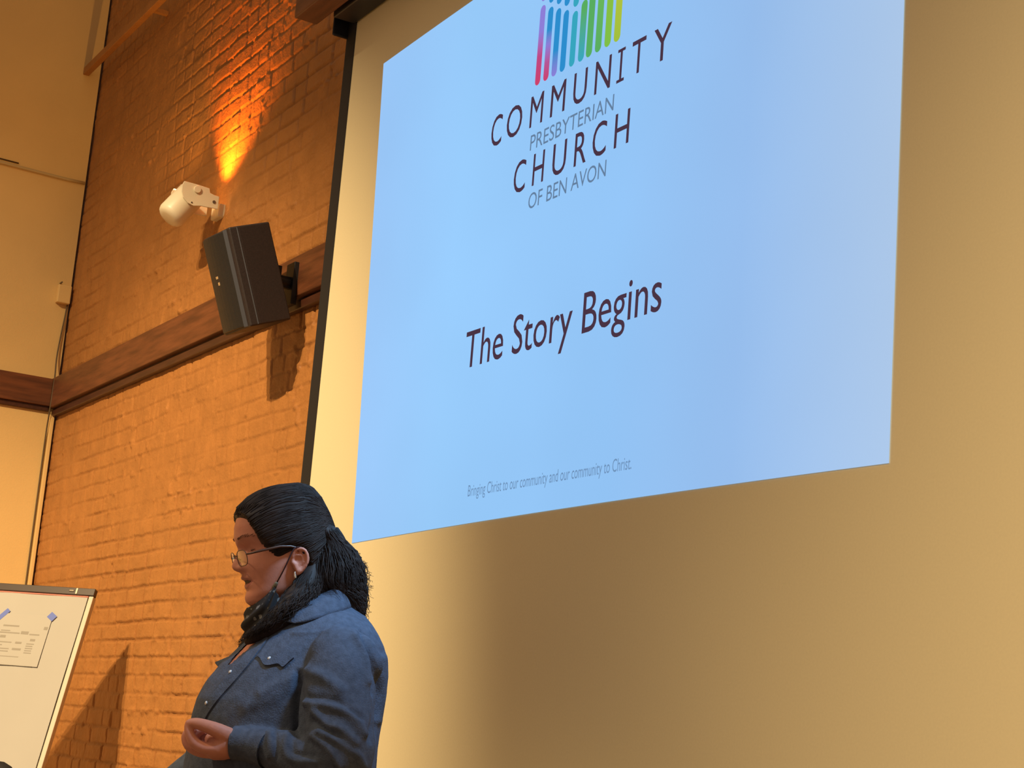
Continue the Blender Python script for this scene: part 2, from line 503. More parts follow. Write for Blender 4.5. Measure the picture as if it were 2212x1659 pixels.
# head: a short drum with a domed back; its mouth looks up the wall
hc = V((FX, 1.968, 3.122))
hd = V((0.0, 0.58, 0.815)).normalized()
sd = V((1, 0, 0)); un = hd.cross(sd)
circ = lambda s, r, n=28: [hc + hd * s + (sd * math.cos(t) + un * math.sin(t)) * r for t in [2 * math.pi * k / n for k in range(n)]]
o = MB()
o.rings([circ(s, r) for s, r in ((-.124, .004), (-.1238, .028), (-.121, .042), (-.114, .050), (-.102, .0545), (-.03, .055), (.012, .055), (.014, .053), (.005, .048), (.003, .004))])
o.build('lamp_head', M['white'], ul, smooth=True)
o = MB(); o.rings([circ(.006, .040, 24), circ(.009, .038, 24)])
o.build('lamp_glass', mat('lamp glass', (.8, .6, .3), .3, emit=(1, .42, .06), emit_strength=1.2), ul)
CHK = [(1.922, 3.160), (1.968, 3.159), (2.022, 3.155), (2.027, 3.138), (2.046, 3.133), (2.064, 3.132), (2.064, 3.082), (1.996, 3.079), (1.968, 3.073), (1.945, 3.079), (1.924, 3.096), (1.916, 3.119), (1.915, 3.144)]
for sx in (1, -1):
    x = FX + sx * 0.056
    o = MB(); o.prism([(x, y, z) for y, z in CHK], (sx * .006, 0, 0)); ck = o.build('yoke_arm', M['white'], ul, bevel=.0015)
    o = MB(); o.tube([(x + sx * .004, 1.9745, 3.138), (x + sx * .013, 1.9745, 3.138)], .014, 18); o.build('pivot_knob', M['white'], ck, bevel=.002)
    o = MB(); o.tube([(x + sx * .004, 2.045, 3.106), (x + sx * .009, 2.045, 3.106)], .006, 12); o.build('screw', M['screw'], ck)
    o = MB(); o.tube([(x + sx * .004, 1.959, 3.084), (x + sx * .008, 1.959, 3.084)], .003, 10); o.build('screw', M['screw'], ck)
spot('uplight_lamp', tuple(hc + hd * .050), tuple(hc + hd * .050 + V((0.24, 0.16, 1.0))), 52, (1.0, 0.27, 0.025), 106, 0.8, 0.02)
spot('uplight_spill', tuple(hc + hd * .030), tuple(hc + hd * .030 + V((-0.75, -0.75, 0.7))), 34, (1.0, 0.55, 0.16), 112, 0.4, 0.012)

# ------------------------------------------------------------------ loudspeaker on its bracket
spk = thing('loudspeaker', 'black loudspeaker tilted down on the wall below the white floodlight', 'speaker', (-5.0, 1.96, 2.45))
so = V((-5.003, 1.963, 2.630)); sy, stl = 0.053, 0.362
Rz = Matrix.Rotation(sy, 3, 'Z') @ Matrix.Rotation(stl, 3, 'X')
sxv, syv, szv = Rz @ V((1, 0, 0)), Rz @ V((0, 1, 0)), Rz @ V((0, 0, 1))
sp3 = lambda a, b_, c: so + sxv * a + syv * b_ + szv * c
W2, D, H2 = .1015, .158, .162
o = MB(); o.prism([sp3(a, b_, -H2) for a, b_ in ((-W2 + .03, 0), (W2, 0), (W2, -D + .047), (W2 - .004, -D + .012), (-W2 + .004, -D + .012), (-W2, -D + .037))], szv * (2 * H2))
o.build('cabinet', M['speaker'], spk, bevel=.005)
o = MB()
g = []
for k in range(9):
    a = -W2 + .003 + (2 * W2 - .033) * k / 8
    g.append((a, -D + .012 - .016 * math.sin(math.pi * (k + .6) / 9.2)))
poly = [(-W2 + .003, -D + .016)] + g + [(W2 - .030, -D + .016)]
o.prism([sp3(a, b_, -H2 + .006) for a, b_ in poly], szv * (2 * H2 - .012)); o.build('grille', M['grille'], spk, bevel=.003)
o = MB(); o.prism([sp3(a, b_, -H2 + .004) for a, b_ in ((W2 - .030, -D + .002), (W2 + .001, -D + .040), (W2 - .002, -D + .046), (W2 - .034, -D + .016))], szv * (2 * H2 - .008))
o.build('side_panel', M['bevel'], spk)
o = MB()
o.obox(sp3(-.035, -D - .0045, .018), sxv, syv, szv, (0, 0, 0), (.016, .004, .008))
o.obox(sp3(-.028, -D - .0045, -.004), sxv, syv, szv, (0, 0, 0), (.012, .004, .010))
o.build('badge', M['silver'], spk)
o = MB()
o.box((-5.030, 2.042, 2.545), (-4.965, 2.062, 2.690))
o.box((-5.005, 1.97, 2.60), (-4.985, 2.05, 2.640)); o.box((-5.03, 1.965, 2.57), (-4.965, 2.0, 2.665))
o.tube([(-4.995, 1.955, 2.62), (-4.995, 2.05, 2.62)], .016, 10)
o.build('mounting_bracket', M['blackcase'], spk, bevel=.002)

# ------------------------------------------------------------------ projection screen
YS = 1.85
scr = thing('projection_screen', 'wide pull-down projection screen with black left border showing a blue slide', 'projection screen', (-2.4, YS, 0.75))
o = MB(); o.box((-4.222, YS, 0.75), (-0.5, YS + .004, 3.30)); o.build('screen_fabric', M['screen'], scr)
o = MB(); o.box((-4.282, YS - .002, 0.75), (-4.222, YS + .006, 3.30)); o.build('black_border', M['black'], scr)
o = MB(); o.box((-4.285, YS - .012, 0.70), (-0.5, YS + .016, 0.755)); o.build('bottom_bar', M['blackcase'], scr, bevel=.004)
o = MB(); o.box((-4.23, 1.775, 3.215), (-0.5, 1.846, 3.44)); o.box((-4.285, 1.80, 3.185), (-4.275, 1.88, 3.42)); o.box((-4.285, 1.856, 3.20), (-0.5, 1.90, 3.42))
o.build('roller_case', M['blackcase'], scr, bevel=.006)

o = MB()
o.box((-4.30, 1.684, 3.210), (-0.5, 1.757, 3.62)); o.box((-4.30, 1.757, 3.56), (-0.5, YB + .01, 3.62)); o.box((-4.30, 1.905, 3.225), (-0.5, 1.935, 3.56))
tag(o.build('wooden_valance', M['wood'], bevel=.004), 'long brown wooden valance boxing in the top of the projection screen', 'valance')

# the projected slide, a thin lit picture on the fabric
YI = YS - .0015
pic = MB()
N = 40
xs = np.linspace(0, 1, N + 1)
tl, bl = np.array((-4.008, 3.021)), np.array((-3.914, 1.669)); tr, br = np.array((-1.950, 3.03)), np.array((-1.957, 1.679))
bow = lambda s: 4 * s * (1 - s)
pv = []
for s in xs:
    pbot = bl + (br - bl) * s + np.array((0, .007 * bow(s))); ptop = tl + (tr - tl) * s + np.array((0, .012 * bow(s)))
    pv.append((pbot[0], YI, pbot[1])); pv.append((ptop[0], YI, ptop[1]))
pic.add(pv, [(2 * k, 2 * k + 2, 2 * k + 3, 2 * k + 1) for k in range(N)])


def slide_material():
    m = bpy.data.materials.new('projected blue'); m.use_nodes = True
    nt = m.node_tree; bs = nt.nodes['Principled BSDF']
    bs.inputs['Base Color'].default_value = (.02, .02, .02, 1); bs.inputs['Roughness'].default_value = .9
    bs.inputs['Specular IOR Level'].default_value = 0
    bs.inputs['Emission Strength'].default_value = 1.0
    tc = nt.nodes.new('ShaderNodeTexCoord'); sp_ = nt.nodes.new('ShaderNodeSeparateXYZ')
    nt.links.new(tc.outputs['Object'], sp_.inputs[0])
    mr = nt.nodes.new('ShaderNodeMapRange'); mr.inputs[1].default_value = -4.0; mr.inputs[2].default_value = -1.95
    nt.links.new(sp_.outputs['X'], mr.inputs[0])
    r = nt.nodes.new('ShaderNodeValToRGB'); el = r.color_ramp.elements
    st = [(0, srgb(152, 198, 248)), (.25, srgb(150, 202, 250)), (.6, srgb(146, 196, 246)), (.8, srgb(148, 188, 236)), (1, srgb(170, 198, 232))]
    while len(el) < len(st): el.new(.5)
    for e, (p, c) in zip(el, st): e.position = p; e.color = (*c, 1)
    n = nt.nodes.new('ShaderNodeTexNoise'); n.inputs['Scale'].default_value = 1.6; n.inputs['Detail'].default_value = 2
    nt.links.new(tc.outputs['Object'], n.inputs['Vector'])
    mr2 = nt.nodes.new('ShaderNodeMapRange'); mr2.inputs[3].default_value = .92; mr2.inputs[4].default_value = 1.08
    nt.links.new(n.outputs['Fac'], mr2.inputs[0])
    mx = nt.nodes.new('ShaderNodeVectorMath'); mx.operation = 'SCALE'
    nt.links.new(mr.outputs[0], r.inputs[0]); nt.links.new(r.outputs[0], mx.inputs[0]); nt.links.new(mr2.outputs[0], mx.inputs['Scale'])
    nt.links.new(mx.outputs[0], bs.inputs['Emission Color'])
    return m


slide = pic.build('projected_slide', slide_material(), scr)


def glyphs(ch, spacing=1.0, bold=0.0):
    cu = bpy.data.curves.new('t', 'FONT'); cu.body = ch; cu.size = 1; cu.space_character = spacing
    cu.resolution_u = 4; cu.offset = bold
    ob = bpy.data.objects.new('t', cu); COL.objects.link(ob)
    dg = bpy.context.evaluated_depsgraph_get()
    me = bpy.data.meshes.new_from_object(ob.evaluated_get(dg))
    vs = np.array([tuple(v.co) for v in me.vertices]); fs = [tuple(p.vertices) for p in me.polygons]
    bpy.data.objects.remove(ob); bpy.data.curves.remove(cu); bpy.data.meshes.remove(me)
    return vs, fs


CAPH = None


def letter(mb, ch, x0, x1, z0, zcap, y, bold=0.0, spacing=1.0):
    global CAPH
    if CAPH is None:
        h, _ = glyphs('H'); CAPH = h[:, 1].max()
    vs, fs = glyphs(ch, spacing, bold)
    k = (zcap - z0) / CAPH
    a, b_ = vs[:, 0].min(), vs[:, 0].max()
    X = x0 + (vs[:, 0] - a) / (b_ - a) * (x1 - x0)
    mb.add([(x, y, z0 + v[1] * k) for x, v in zip(X, vs)], fs)


YT = YI - .0015
dark = emis('projected dark', color=srgb(70, 48, 66)); grey = emis('projected grey', color=srgb(98, 126, 158)); pale = emis('projected pale', color=srgb(108, 144, 184))
t = MB()
for ch, a, b_ in (('C', -3.350, -3.300), ('O', -3.278, -3.208), ('M', -3.172, -3.116), ('M', -3.083, -3.022), ('U', -2.989, -2.935), ('N', -2.903, -2.842), ('T', -2.764, -2.714), ('Y', -2.686, -2.624)):
    letter(t, ch, a, b_, 2.590, 2.667, YT)
for a, b_, c, d in ((-2.808, -2.800, 2.590, 2.667), (-2.818, -2.790, 2.590, 2.597), (-2.818, -2.790, 2.660, 2.667)):
    t.add([(a, YT, c), (b_, YT, c), (b_, YT, d), (a, YT, d)], [(0, 1, 2, 3)])
t.build('word_community', dark, slide)
t = MB(); letter(t, 'PRESBYTERIAN', -3.161, -2.822, 2.532, 2.569, YT); t.build('word_presbyterian', grey, slide)
t = MB()
for ch, a, b_ in (('C', -3.224, -3.172), ('H', -3.140, -3.092), ('U', -3.056, -3.000), ('R', -2.966, -2.918), ('C', -2.895, -2.842), ('H', -2.811, -2.757)):
    letter(t, ch, a, b_, 2.441, 2.518, YT)
t.build('word_church', dark, slide)
t = MB(); letter(t, 'OF BEN AVON', -3.149, -2.835, 2.387, 2.424, YT); t.build('words_of_ben_avon', grey, slide)
t = MB(); letter(t, 'The Story Begins', -3.389, -2.604, 2.050, 2.139, YT); t.build('slide_title', dark, slide)
t = MB(); letter(t, 'Bringing Christ to our community and our community to Christ.', -3.320, -2.672, 1.740, 1.766, YT); t.build('slide_motto', pale, slide)

RED, PUR, BLU, TEA, GRN, YEL = srgb(205, 62, 105), srgb(140, 125, 215), srgb(38, 140, 205), srgb(50, 165, 190), srgb(85, 172, 95), srgb(160, 190, 60)
ramps = [[(0, RED), (.4, srgb(190, 70, 130)), (.75, PUR), (1, PUR)], [(0, RED), (.25, srgb(180, 85, 150)), (.5, PUR), (.7, BLU), (1, BLU)], [(0, PUR), (.35, BLU), (1, BLU)],
         [(0, BLU), (1, BLU)], [(0, TEA), (.4, TEA), (1, TEA)], [(0, TEA), (.7, GRN), (1, GRN)], [(0, GRN), (1, GRN)], [(0, GRN), (.6, srgb(100, 180, 90)), (1, srgb(110, 185, 80))],
         [(0, srgb(125, 190, 70)), (1, srgb(140, 190, 60))], [(0, YEL), (1, srgb(185, 195, 60))]]
xsb = [-3.150, -3.114, -3.079, -3.044, -3.005, -2.968, -2.936, -2.900, -2.863, -2.827]
tops = [2.890, 2.873, 2.857, 2.840, 2.824, 2.838, 2.95, 2.965, 2.98, 2.995]
for k, x in enumerate(xsb):
    rr = emis('projected bar', stops=ramps[k], lo=2.69, hi=2.87)
    w = .0115 if k < 5 else .0125
    t = MB()

    def capsule(z0, z1):
        pts = [(x + w * math.cos(a), YT, z1 - w + w * math.sin(a)) for a in np.linspace(0, math.pi, 9)] + [(x + w * math.cos(a), YT, z0 + w + w * math.sin(a)) for a in np.linspace(math.pi, 2 * math.pi, 9)]
        t.add(pts, [tuple(range(18))])
    capsule(2.690, tops[k])
    if k < 6: capsule(tops[k] + .011, tops[k] + .085)
    t.build('logo_bar', rr, slide)

# ------------------------------------------------------------------ flip chart
C0 = V((-6.205, 1.900, 1.637)); ft = V((.6716, .7409, 0)); fe = V((-.2654, .2406, .9336)); fn = ft.cross(fe).normalized()
fp = lambda s, e, n=0: C0 + ft * s + fe * e + fn * n
fc = thing('flip_chart', 'white flip chart on an easel in front of the left wall', 'flip chart', (C0.x - .3, C0.y - .3, 0))
fb = lambda a, b_, name, m, par=fc, bv=.002: (lambda q: (q.obox(C0, ft, fe, fn, a, b_), q.build(name, m, par, bevel=bv))[1])(MB())
fb((-.70, -1.02, -.022), (-.004, -.002, -.006), 'backing_board', M['frame'])
fb((-.018, -1.02, -.02), (.0, -.029, .006), 'board_edge', M['frame'])
fb((-.70, -.029, -.012), (.002, .0, .012), 'clamp_bar', M['darkbar'])
fb((-.073, -.027, .012), (-.066, -.003, .015), 'clip', M['white'])
fb((-.10, -.018, .012), (-.080, -.010, .015), 'clip', M['screw'])
fb((-.68, -.034, -.004), (-.020, -.028, .006), 'pad_binding', M['pink'])
# paper pad with slightly wavy sheets
o = MB(); gx, gz = 24, 30
vs = []
for j in range(gz + 1):
    for i in range(gx + 1):
        s = -.685 + .662 * i / gx; e = -.034 - .96 * j / gz
        vs.append(fp(s, e, .003 + .0025 * math.sin(3 * s * 9 + 1) * math.sin(e * 11) + .002 * (j / gz)))
n1 = len(vs)
fs = [(j * (gx + 1) + i, j * (gx + 1) + i + 1, (j + 1) * (gx + 1) + i + 1, (j + 1) * (gx + 1) + i) for j in range(gz) for i in range(gx)]
o.add(vs, fs); o.build('paper_pad', M['paper'], fc, smooth=True)
fb((-.70, -1.06, -.02), (.0, -1.02, .06), 'marker_tray', M['darkbar'])
for s in (-.62, -.08):
    o = MB(); p = fp(s, -.95, -.02); q = p + (p - fp(s, 0, -.02)).normalized() * (p.z / .9336); o.tube([fp(s, -.1, -.03), V((q.x, q.y, 0.0))], .013, 10); o.build('leg', M['darkbar'], fc)
o = MB(); p = fp(-.35, -.15, -.03); o.tube([p, V((p.x - .35, p.y + .36, 0))], .013, 10); o.build('leg', M['darkbar'], fc)

ps = thing('printed_sheet', 'small printed sheet taped to the flip chart paper', 'paper sheet', tuple(fp(-.24, -.325, .008)))
o = MB(); o.obox(C0, ft, fe, fn, (-.345, -.326, .0075), (-.135, -.120, .0085)); o.build('sheet', M['paper'], ps)
o = MB()
rows = [(-.319, -.255, -.170, .006), (-.322, -.285, -.190, .004), (-.325, -.245, -.198, .005), (-.318, -.296, -.214, .010), (-.240, -.210, -.195, .012), (-.205, -.165, -.200, .005), (-.155, -.140, -.172, .012),
        (-.335, -.265, -.236, .004), (-.335, -.30, -.248, .004), (-.25, -.225, -.236, .008), (-.335, -.268, -.262, .004), (-.335, -.268, -.272, .004), (-.255, -.22, -.262, .008), (-.195, -.175, -.222, .009),
        (-.205, -.175, -.238, .004), (-.205, -.178, -.247, .004), (-.205, -.176, -.256, .004), (-.205, -.178, -.265, .004), (-.205, -.176, -.274, .004), (-.33, -.22, -.292, .003), (-.345, -.155, -.3255, .0022)]
for a, b_, e, h in rows:
    o = MB(); o.obox(C0, ft, fe, fn, (a, e - h / 2, .0085), (b_, e + h / 2, .0089)); o.build('printed_line', M['ink'], ps)
for (s, e, ang, L, w) in ((-.138, -.123, -35, .030, .026), (-.334, -.128, 52, .056, .018)):
    o = MB(); a = math.radians(ang); dx = ft * math.cos(a) + fe * math.sin(a); dy = -ft * math.sin(a) + fe * math.cos(a)
    o.obox(fp(s, e, .0086), dx, dy, fn, (-L / 2, -w / 2, 0), (L / 2, w / 2, .0008)); o.build('tape', M['tape'], ps)

# ------------------------------------------------------------------ chair back in the lower left corner
bx, by = -4.36, 1.14
ch = thing('padded_chair', 'black padded chair whose rounded back shows below the flip chart', 'chair', (bx, by, 0))
cf = V((.68, -.73, 0)); cs = V((.73, .68, 0))
cp = lambda s, d, z: V((bx, by, 0)) + cs * s + cf * d + V((0, 0, z))
o = MB(); rings = []
for k in range(15):
    s = -.26 + .325 * k / 14
    rr = math.sqrt(max(0.02, 1 - ((s + .0975) / .164) ** 2))
    zt = 1.066 + .004 * math.sin(s * 60) - .05 * (1 - rr)
    rings.append([cp(s, d, z) for d, z in ((-.025 * rr, .62), (.03 * rr, .62), (.038 * rr, .8), (.03 * rr, zt - .012), (.0, zt), (-.025 * rr, zt - .012), (-.03 * rr, .8))])
o.rings(rings); o.build('backrest', M['black'], ch, smooth=True)
o = MB(); o.obox(cp(-.105, .2, .42), cs, cf, V((0, 0, 1)), (-.16, -.21, 0), (.16, .2, .06)); o.build('seat', M['black'], ch, bevel=.02)
for s, d in ((-.24, 0), (.03, 0), (-.24, .38), (.03, .38)):
    o = MB(); o.tube([cp(s, d, 0), cp(s, d, .44 if d else .68)], .012, 8); o.build('leg', M['blackcase'], ch)

# ------------------------------------------------------------------ the speaker (person)
from mathutils.bvhtree import BVHTree
AZ = V((-0.91762062, 0.39745741, 0)); PF = V((-0.39745741, -0.91762062, 0)); PC = V((-2.93638599, 1.27186371, 0)); UP = V((0, 0, 1))


def W(u, v, w=0.0): return PC + PF * u - AZ * w + UP * v


def C(u, v, w=0.0):      # keeps a measured outline while the point stands nearer or farther
    k = 1 - w / 3.2
    return W(u * k, 1.2 + (v - 1.2) * k, w)


def uvw(p):
    d = V(p) - PC
    return d.dot(PF), p[2], -d.dot(AZ)


TILT = math.radians(13); HY = math.radians(15); HO = (-0.002, 1.51)


def H(a, b, y):          # head coordinates: a forward, b up, y towards her left
    u = HO[0] + a * math.cos(TILT) + b * math.sin(TILT); v = HO[1] - a * math.sin(TILT) + b * math.cos(TILT)
    du = u + 0.01
    return W(-0.01 + du * math.cos(HY) - y * math.sin(HY), v, y * math.cos(HY) + du * math.sin(HY))


#        b      front   back    half   centre
HSEC = [(.1285, .026, -.014, .020, .006), (.125, .044, -.025, .036, .008), (.117, .066, -.036, .051, .008), (.100, .091, -.049, .063, .006),
        (.0863, .1040, -.056, .068, .004), (.0700, .1105, -.062, .071, .002), (.0490, .1130, -.067, .0725, 0), (.036, .1085, -.068, .0725, 0), (.028, .1045, -.067, .0715, 0),
        (.010, .1045, -.062, .070, .004), (-.005, .1055, -.056, .0685, .008), (-.0138, .1055, -.050, .067, .010), (-.027, .1040, -.040, .0640, .014),
        (-.0433, .1020, -.026, .0605, .020), (-.055, .1030, -.012, .057, .026), (-.0617, .1040, -.002, .053, .032), (-.0720, .1030, .012, .044, .042), (-.0790, .0980, .030, .031, .056), (-.0830, .0880, .046, .014, .068)]
HB = np.array([s[0] for s in HSEC][::-1]); HV = np.array([s[1:] for s in HSEC][::-1])
NOSE = [(-.020, 0), (-.0165, .003), (-.0135, .010), (-.010, .0160), (-.0048, .0195), (.002, .0190), (.010, .0140), (.020, .0085), (.030, .0050), (.038, .0035), (.046, .001), (.055, 0)]
gs = lambda x, s: math.exp(-(x / s) ** 2)


def head_raw(b, th, off=0.0, feat=True):
    af, ab, hw, ac = [float(np.interp(b, HB, HV[:, k])) for k in range(4)]
    c, s = math.cos(th), math.sin(th)
    n = 2.25 if c > 0 else 2.0
    rc = math.copysign(abs(c) ** (2 / n), c); rs = math.copysign(abs(s) ** (2 / n), s)
    a = ac + rc * ((af - ac) if c > 0 else (ac - ab)); y = rs * hw
    if off:
        a += off * c; y += off * s
    if feat and c > 0:
        nz = float(np.interp(b, [q[0] for q in NOSE], [q[1] for q in NOSE]))
        nw = float(np.interp(b, [-.0165, -.0105, -.003, .008, .022, .04], [.0125, .0135, .0120, .0095, .0080, .0100]))
        a += nz * gs(y, nw)
        for sg in (1, -1):
            a += .0055 * gs(y - sg * .0135, .0055) * gs(b + .0080, .0060)           # wings of the nose
            a -= .0035 * gs(y - sg * .0075, .0032) * gs(b + .0165, .0030)           # nostrils
            a -= .0085 * gs(y - sg * .031, .0145) * gs(b - .027, .0125)             # sockets
            a -= .0050 * gs(y - sg * .012, .0060) * gs(b - .028, .0100)
            a += .0022 * gs(y - sg * .036, .020) * gs(b + .008, .016)               # cheeks
            a += .0016 * gs(y - sg * .028, .018) * gs(b - .046, .006)               # brows
            a -= .0018 * gs(y - sg * (.026 + (-.02 - b) * .25), .004) * gs(b + .026, .014)  # smile folds
        a += .0062 * gs(b + .0265, .0052) * gs(y, .019)                             # upper lip
        a += .0028 * gs(b + .0425, .0048) * gs(y, .018)                             # lower lip
        a -= .0100 * gs(b + .0342, .0030) * gs(y, .019)                             # open mouth
        a -= .0040 * gs(b + .0510, .0050) * gs(y, .022)                             # under the lip
        a += .0030 * gs(b + .0660, .0090) * gs(y, .016)                             # chin
    return a, y


def theta(t): return t - 0.62 * math.sin(t)


body = MB()
NB, NT = 118, 150
rings = []
for i in range(NB):
    q = i / (NB - 1)
    b_ = -.083 + .2115 * q
    rings.append([H(*(lambda ay: (ay[0], b_, ay[1]))(head_raw(b_, theta(2 * math.pi * k / NT)))) for k in range(NT)])
body.rings(rings)
# ears
for sg in (1, -1):
    ec = lambda a, b_, y: H(a + .022, b_ - .011, sg * y) if b_ < .029 else H(a, b_, sg * y)
    path = [(.006, .006, .071), (.004, .018, .075), (-.004, .0235, .079), (-.014, .0215, .083), (-.019, .012, .085), (-.019, .0, .084), (-.014, -.010, .081), (-.006, -.019, .076), (.000, -.022, .073)]
    body.caps([ec(*[float(q) for q in p]) for p in catmull(path, 26)], [.0034] * 26, 8)
    body.ball(ec(-.003, -.017, .0735), .0068, 12, 8)
    inner = [(-.002, .012, .076), (-.010, .012, .079), (-.012, .003, .079), (-.007, -.006, .076), (-.001, -.010, .0735)]
    body.caps([ec(*[float(q) for q in p]) for p in catmull(inner, 14)], [.0028] * 14, 8)
    body.caps([ec(.006, .0, .0715), ec(.003, -.004, .0735), ec(.002, -.010, .0725)], [.0045, .0045, .0045], 8)
    e1, e2 = (H(1, 0, 0) - H(0, 0, 0)).normalized(), (H(0, 1, 0) - H(0, 0, 0)).normalized()
    e3 = (H(0, 0, sg) - H(0, 0, 0)).normalized()
    body.ball(ec(-.007, .001, .0730), (.0130, .0205, .0032), 14, 8, axes=((e1 - e3 * .35).normalized(), e2, (e3 + e1 * .35).normalized()))
    # closed-down upper eyelid
    body.ball(H(.0812, .0290, sg * .0290), (.0115, .0115, .0088), 16, 10, axes=(e1, e3, e2))
# neck, soft chin and trunk
body.tube([W(*p) for p in ((-.005, 1.53), (-.012, 1.48), (-.022, 1.45), (-.032, 1.42), (-.045, 1.39), (-.055, 1.35), (-.055, 1.30))], [(.052, .055), (.055, .058), (.058, .060), (.060, .062), (.064, .068), (.075, .09), (.085, .12)], 32, flat=PF)
body.ball(H(.055, -.072, 0), (.042, .046, .026), 20, 12, axes=((H(1, 0, 0) - H(0, 0, 0)).normalized(), (H(0, 0, 1) - H(0, 0, 0)).normalized(), (H(0, 1, 0) - H(0, 0, 0)).normalized()))

TY = math.radians(22)
#       v      front  back   half  centre      (outline as seen, before the turn of the trunk)
TSEC = [(.86, .140, -.185, .195, -.02), (.95, .158, -.188, .205, -.02), (1.05, .164, -.186, .206, -.02), (1.10, .164, -.185, .205, -.02), (1.17, .160, -.187, .200, -.02), (1.205, .1585, -.189, .197, -.02), (1.235, .154, -.190, .194, -.02),
        (1.27, .1385, -.191, .191, -.024), (1.30, .119, -.1925, .189, -.032), (1.33, .094, -.189, .184, -.042), (1.355, .072, -.180, .174, -.050), (1.375, .054, -.168, .158, -.054),
        (1.39, .040, -.158, .136, -.056), (1.405, .029, -.145, .112, -.056), (1.42, .020, -.130, .088, -.054), (1.432, .012, -.116, .072, -.052)]


def trunk_ring(sec, inset=0.0, n=64, chest=False):
    v, f, bk, hw, uc = sec
    sn, cs_ = math.sin(TY), math.cos(TY)
    df = math.sqrt(max((f - uc) ** 2 - (hw * sn) ** 2, .0006)) / cs_ - inset; db = math.sqrt(max((uc - bk) ** 2 - (hw * sn) ** 2, .0006)) / cs_ - inset; hw = hw - inset
    out = []
    for k in range(n):
        t = 2 * math.pi * k / n; c, s = math.cos(t), math.sin(t)
        ex = 0.0 if not chest else .020 * math.exp(-(min(t, 2 * math.pi - t) / .55) ** 2)
        x = ((df + ex) if c > 0 else db) * c; y = hw * s
        out.append(W(uc + x * cs_ - y * sn, v, y * cs_ + x * sn))
    return out


body.rings([trunk_ring(s, .022 if s[0] < 1.38 else .012, chest=1.28 < s[0] < 1.36) for s in TSEC])
LSH, LEL, LWR = C(-.105, 1.325, .185), C(-.128, 1.108, .250), C(.055, 1.160, .175)
RSH, REL, RWR = C(.010, 1.325, -.185), C(.060, 1.165, -.29), C(.235, 1.015, -.15)
for a, b_, c in ((LSH, LEL, LWR), (RSH, REL, RWR)):
    body.caps([a, a.lerp(b_, .5), b_], [.040, .036, .032], 16)
    body.caps([b_, b_.lerp(c, .5), c], [.032, .029, .022], 16)
HW = .050
# left hand: palm up, thumb and forefinger tips meeting, the other fingers curled behind
body.tube([C(.045, 1.160, .128 + HW), C(.062, 1.160, .128 + HW), (C(.082, 1.157, .126 + HW)), C(.100, 1.149, .119 + HW), C(.116, 1.143, .117 + HW), C(.122, 1.142, .116 + HW)],
          [(.019, .026), (.020, .028), (.024, .035), (.022, .039), (.017, .038), (.008, .03)], 22, flat=UP)
body.ball(C(.089, 1.168, .142 + HW), (.030, .017, .018), 16, 12, axes=(((C(.12, 1.180, .15 + HW) - C(.08, 1.165, .14 + HW)).normalized()), -AZ, UP))
FING = [[(.080, 1.168, .144, .0160), (.109, 1.1800, .152, .0132), (.138, 1.1880, .149, .0108), (.152, 1.1900, .144, .0094), (.161, 1.1885, .140, .0080)],
        [(.104, 1.147, .146, .0125), (.127, 1.1465, .145, .0108), (.147, 1.154, .143, .0102), (.1585, 1.170, .141, .0090), (.1625, 1.184, .139, .0078)],
        [(.106, 1.142, .126, .0128), (.132, 1.140, .125, .0110), (.155, 1.148, .122, .0102), (.1640, 1.165, .120, .0092), (.155, 1.181, .122, .0080)],
        [(.104, 1.142, .108, .0125), (.128, 1.142, .105, .0108), (.146, 1.152, .104, .0102), (.148, 1.168, .106, .0092), (.136, 1.179, .110, .0082)],
        [(.100, 1.142, .092, .0115), (.118, 1.144, .090, .0098), (.132, 1.153, .090, .0092), (.131, 1.167, .094, .0082), (.121, 1.174, .099, .0074)]]
body.ball(C(.104, 1.162, .122 + HW), (.026, .020, .019), 14, 10, axes=(PF, -AZ, UP))
for fg in FING:
    P = catmull([(f[0], f[1], f[2] + HW, f[3]) for f in fg], 17)
    body.caps([C(*[float(q) for q in p[:3]]) for p in P], [float(p[3]) for p in P], 12)
# right hand, hanging below the frame, loosely curled
rd = (RWR - REL).normalized(); rs = rd.cross(UP).normalized(); rn = rs.cross(rd)
body.tube([RWR, RWR + rd * .03, RWR + rd * .06, RWR + rd * .085], [(.020, .026), (.019, .034), (.017, .038), (.013, .036)], 18, flat=rn)
for k, (L, sx) in enumerate(((.062, .028), (.07, .010), (.065, -.009), (.05, -.027))):
    p = RWR + rd * .080 + rs * sx
    body.caps([p, p + rd * L * .45 - rn * .004, p + rd * L * .75 - rn * .018, p + rd * L * .85 - rn * .034], [.009, .0085, .008, .007], 10)
p = RWR + rd * .025 + rs * .028
body.caps([p, p + rd * .025 + rs * .018, p + rd * .05 + rs * .024 - rn * .006, p + rd * .07 + rs * .022 - rn * .012], [.012, .0105, .009, .008], 10)
# legs and feet
sn_, cs_ = math.sin(TY), math.cos(TY)
BF, BS = PF * cs_ - AZ * sn_, -AZ * cs_ - PF * sn_
hip = W(-.02, 0, 0)
for sg in (1, -1):
    q = lambda f, s, z: hip + BF * f + BS * (sg * s) + UP * z
    body.caps([q(0, .09, .90), q(.01, .095, .70), q(.012, .10, .47), q(-.01, .10, .30), q(-.02, .10, .09)], [.085, .072, .052, .047, .034], 18)
    body.caps([q(-.05, .10, .045), q(.05, .105, .045), q(.14, .11, .035)], [.030, .032, .024], 14)
person = body.build('person', [M['skin'], M['lip'], M['mouth']], None, smooth=True, remesh=.0024, relax=2)
tag(person, 'woman in a dark denim shirt and glasses speaking before the screen, one hand pinched', 'person')
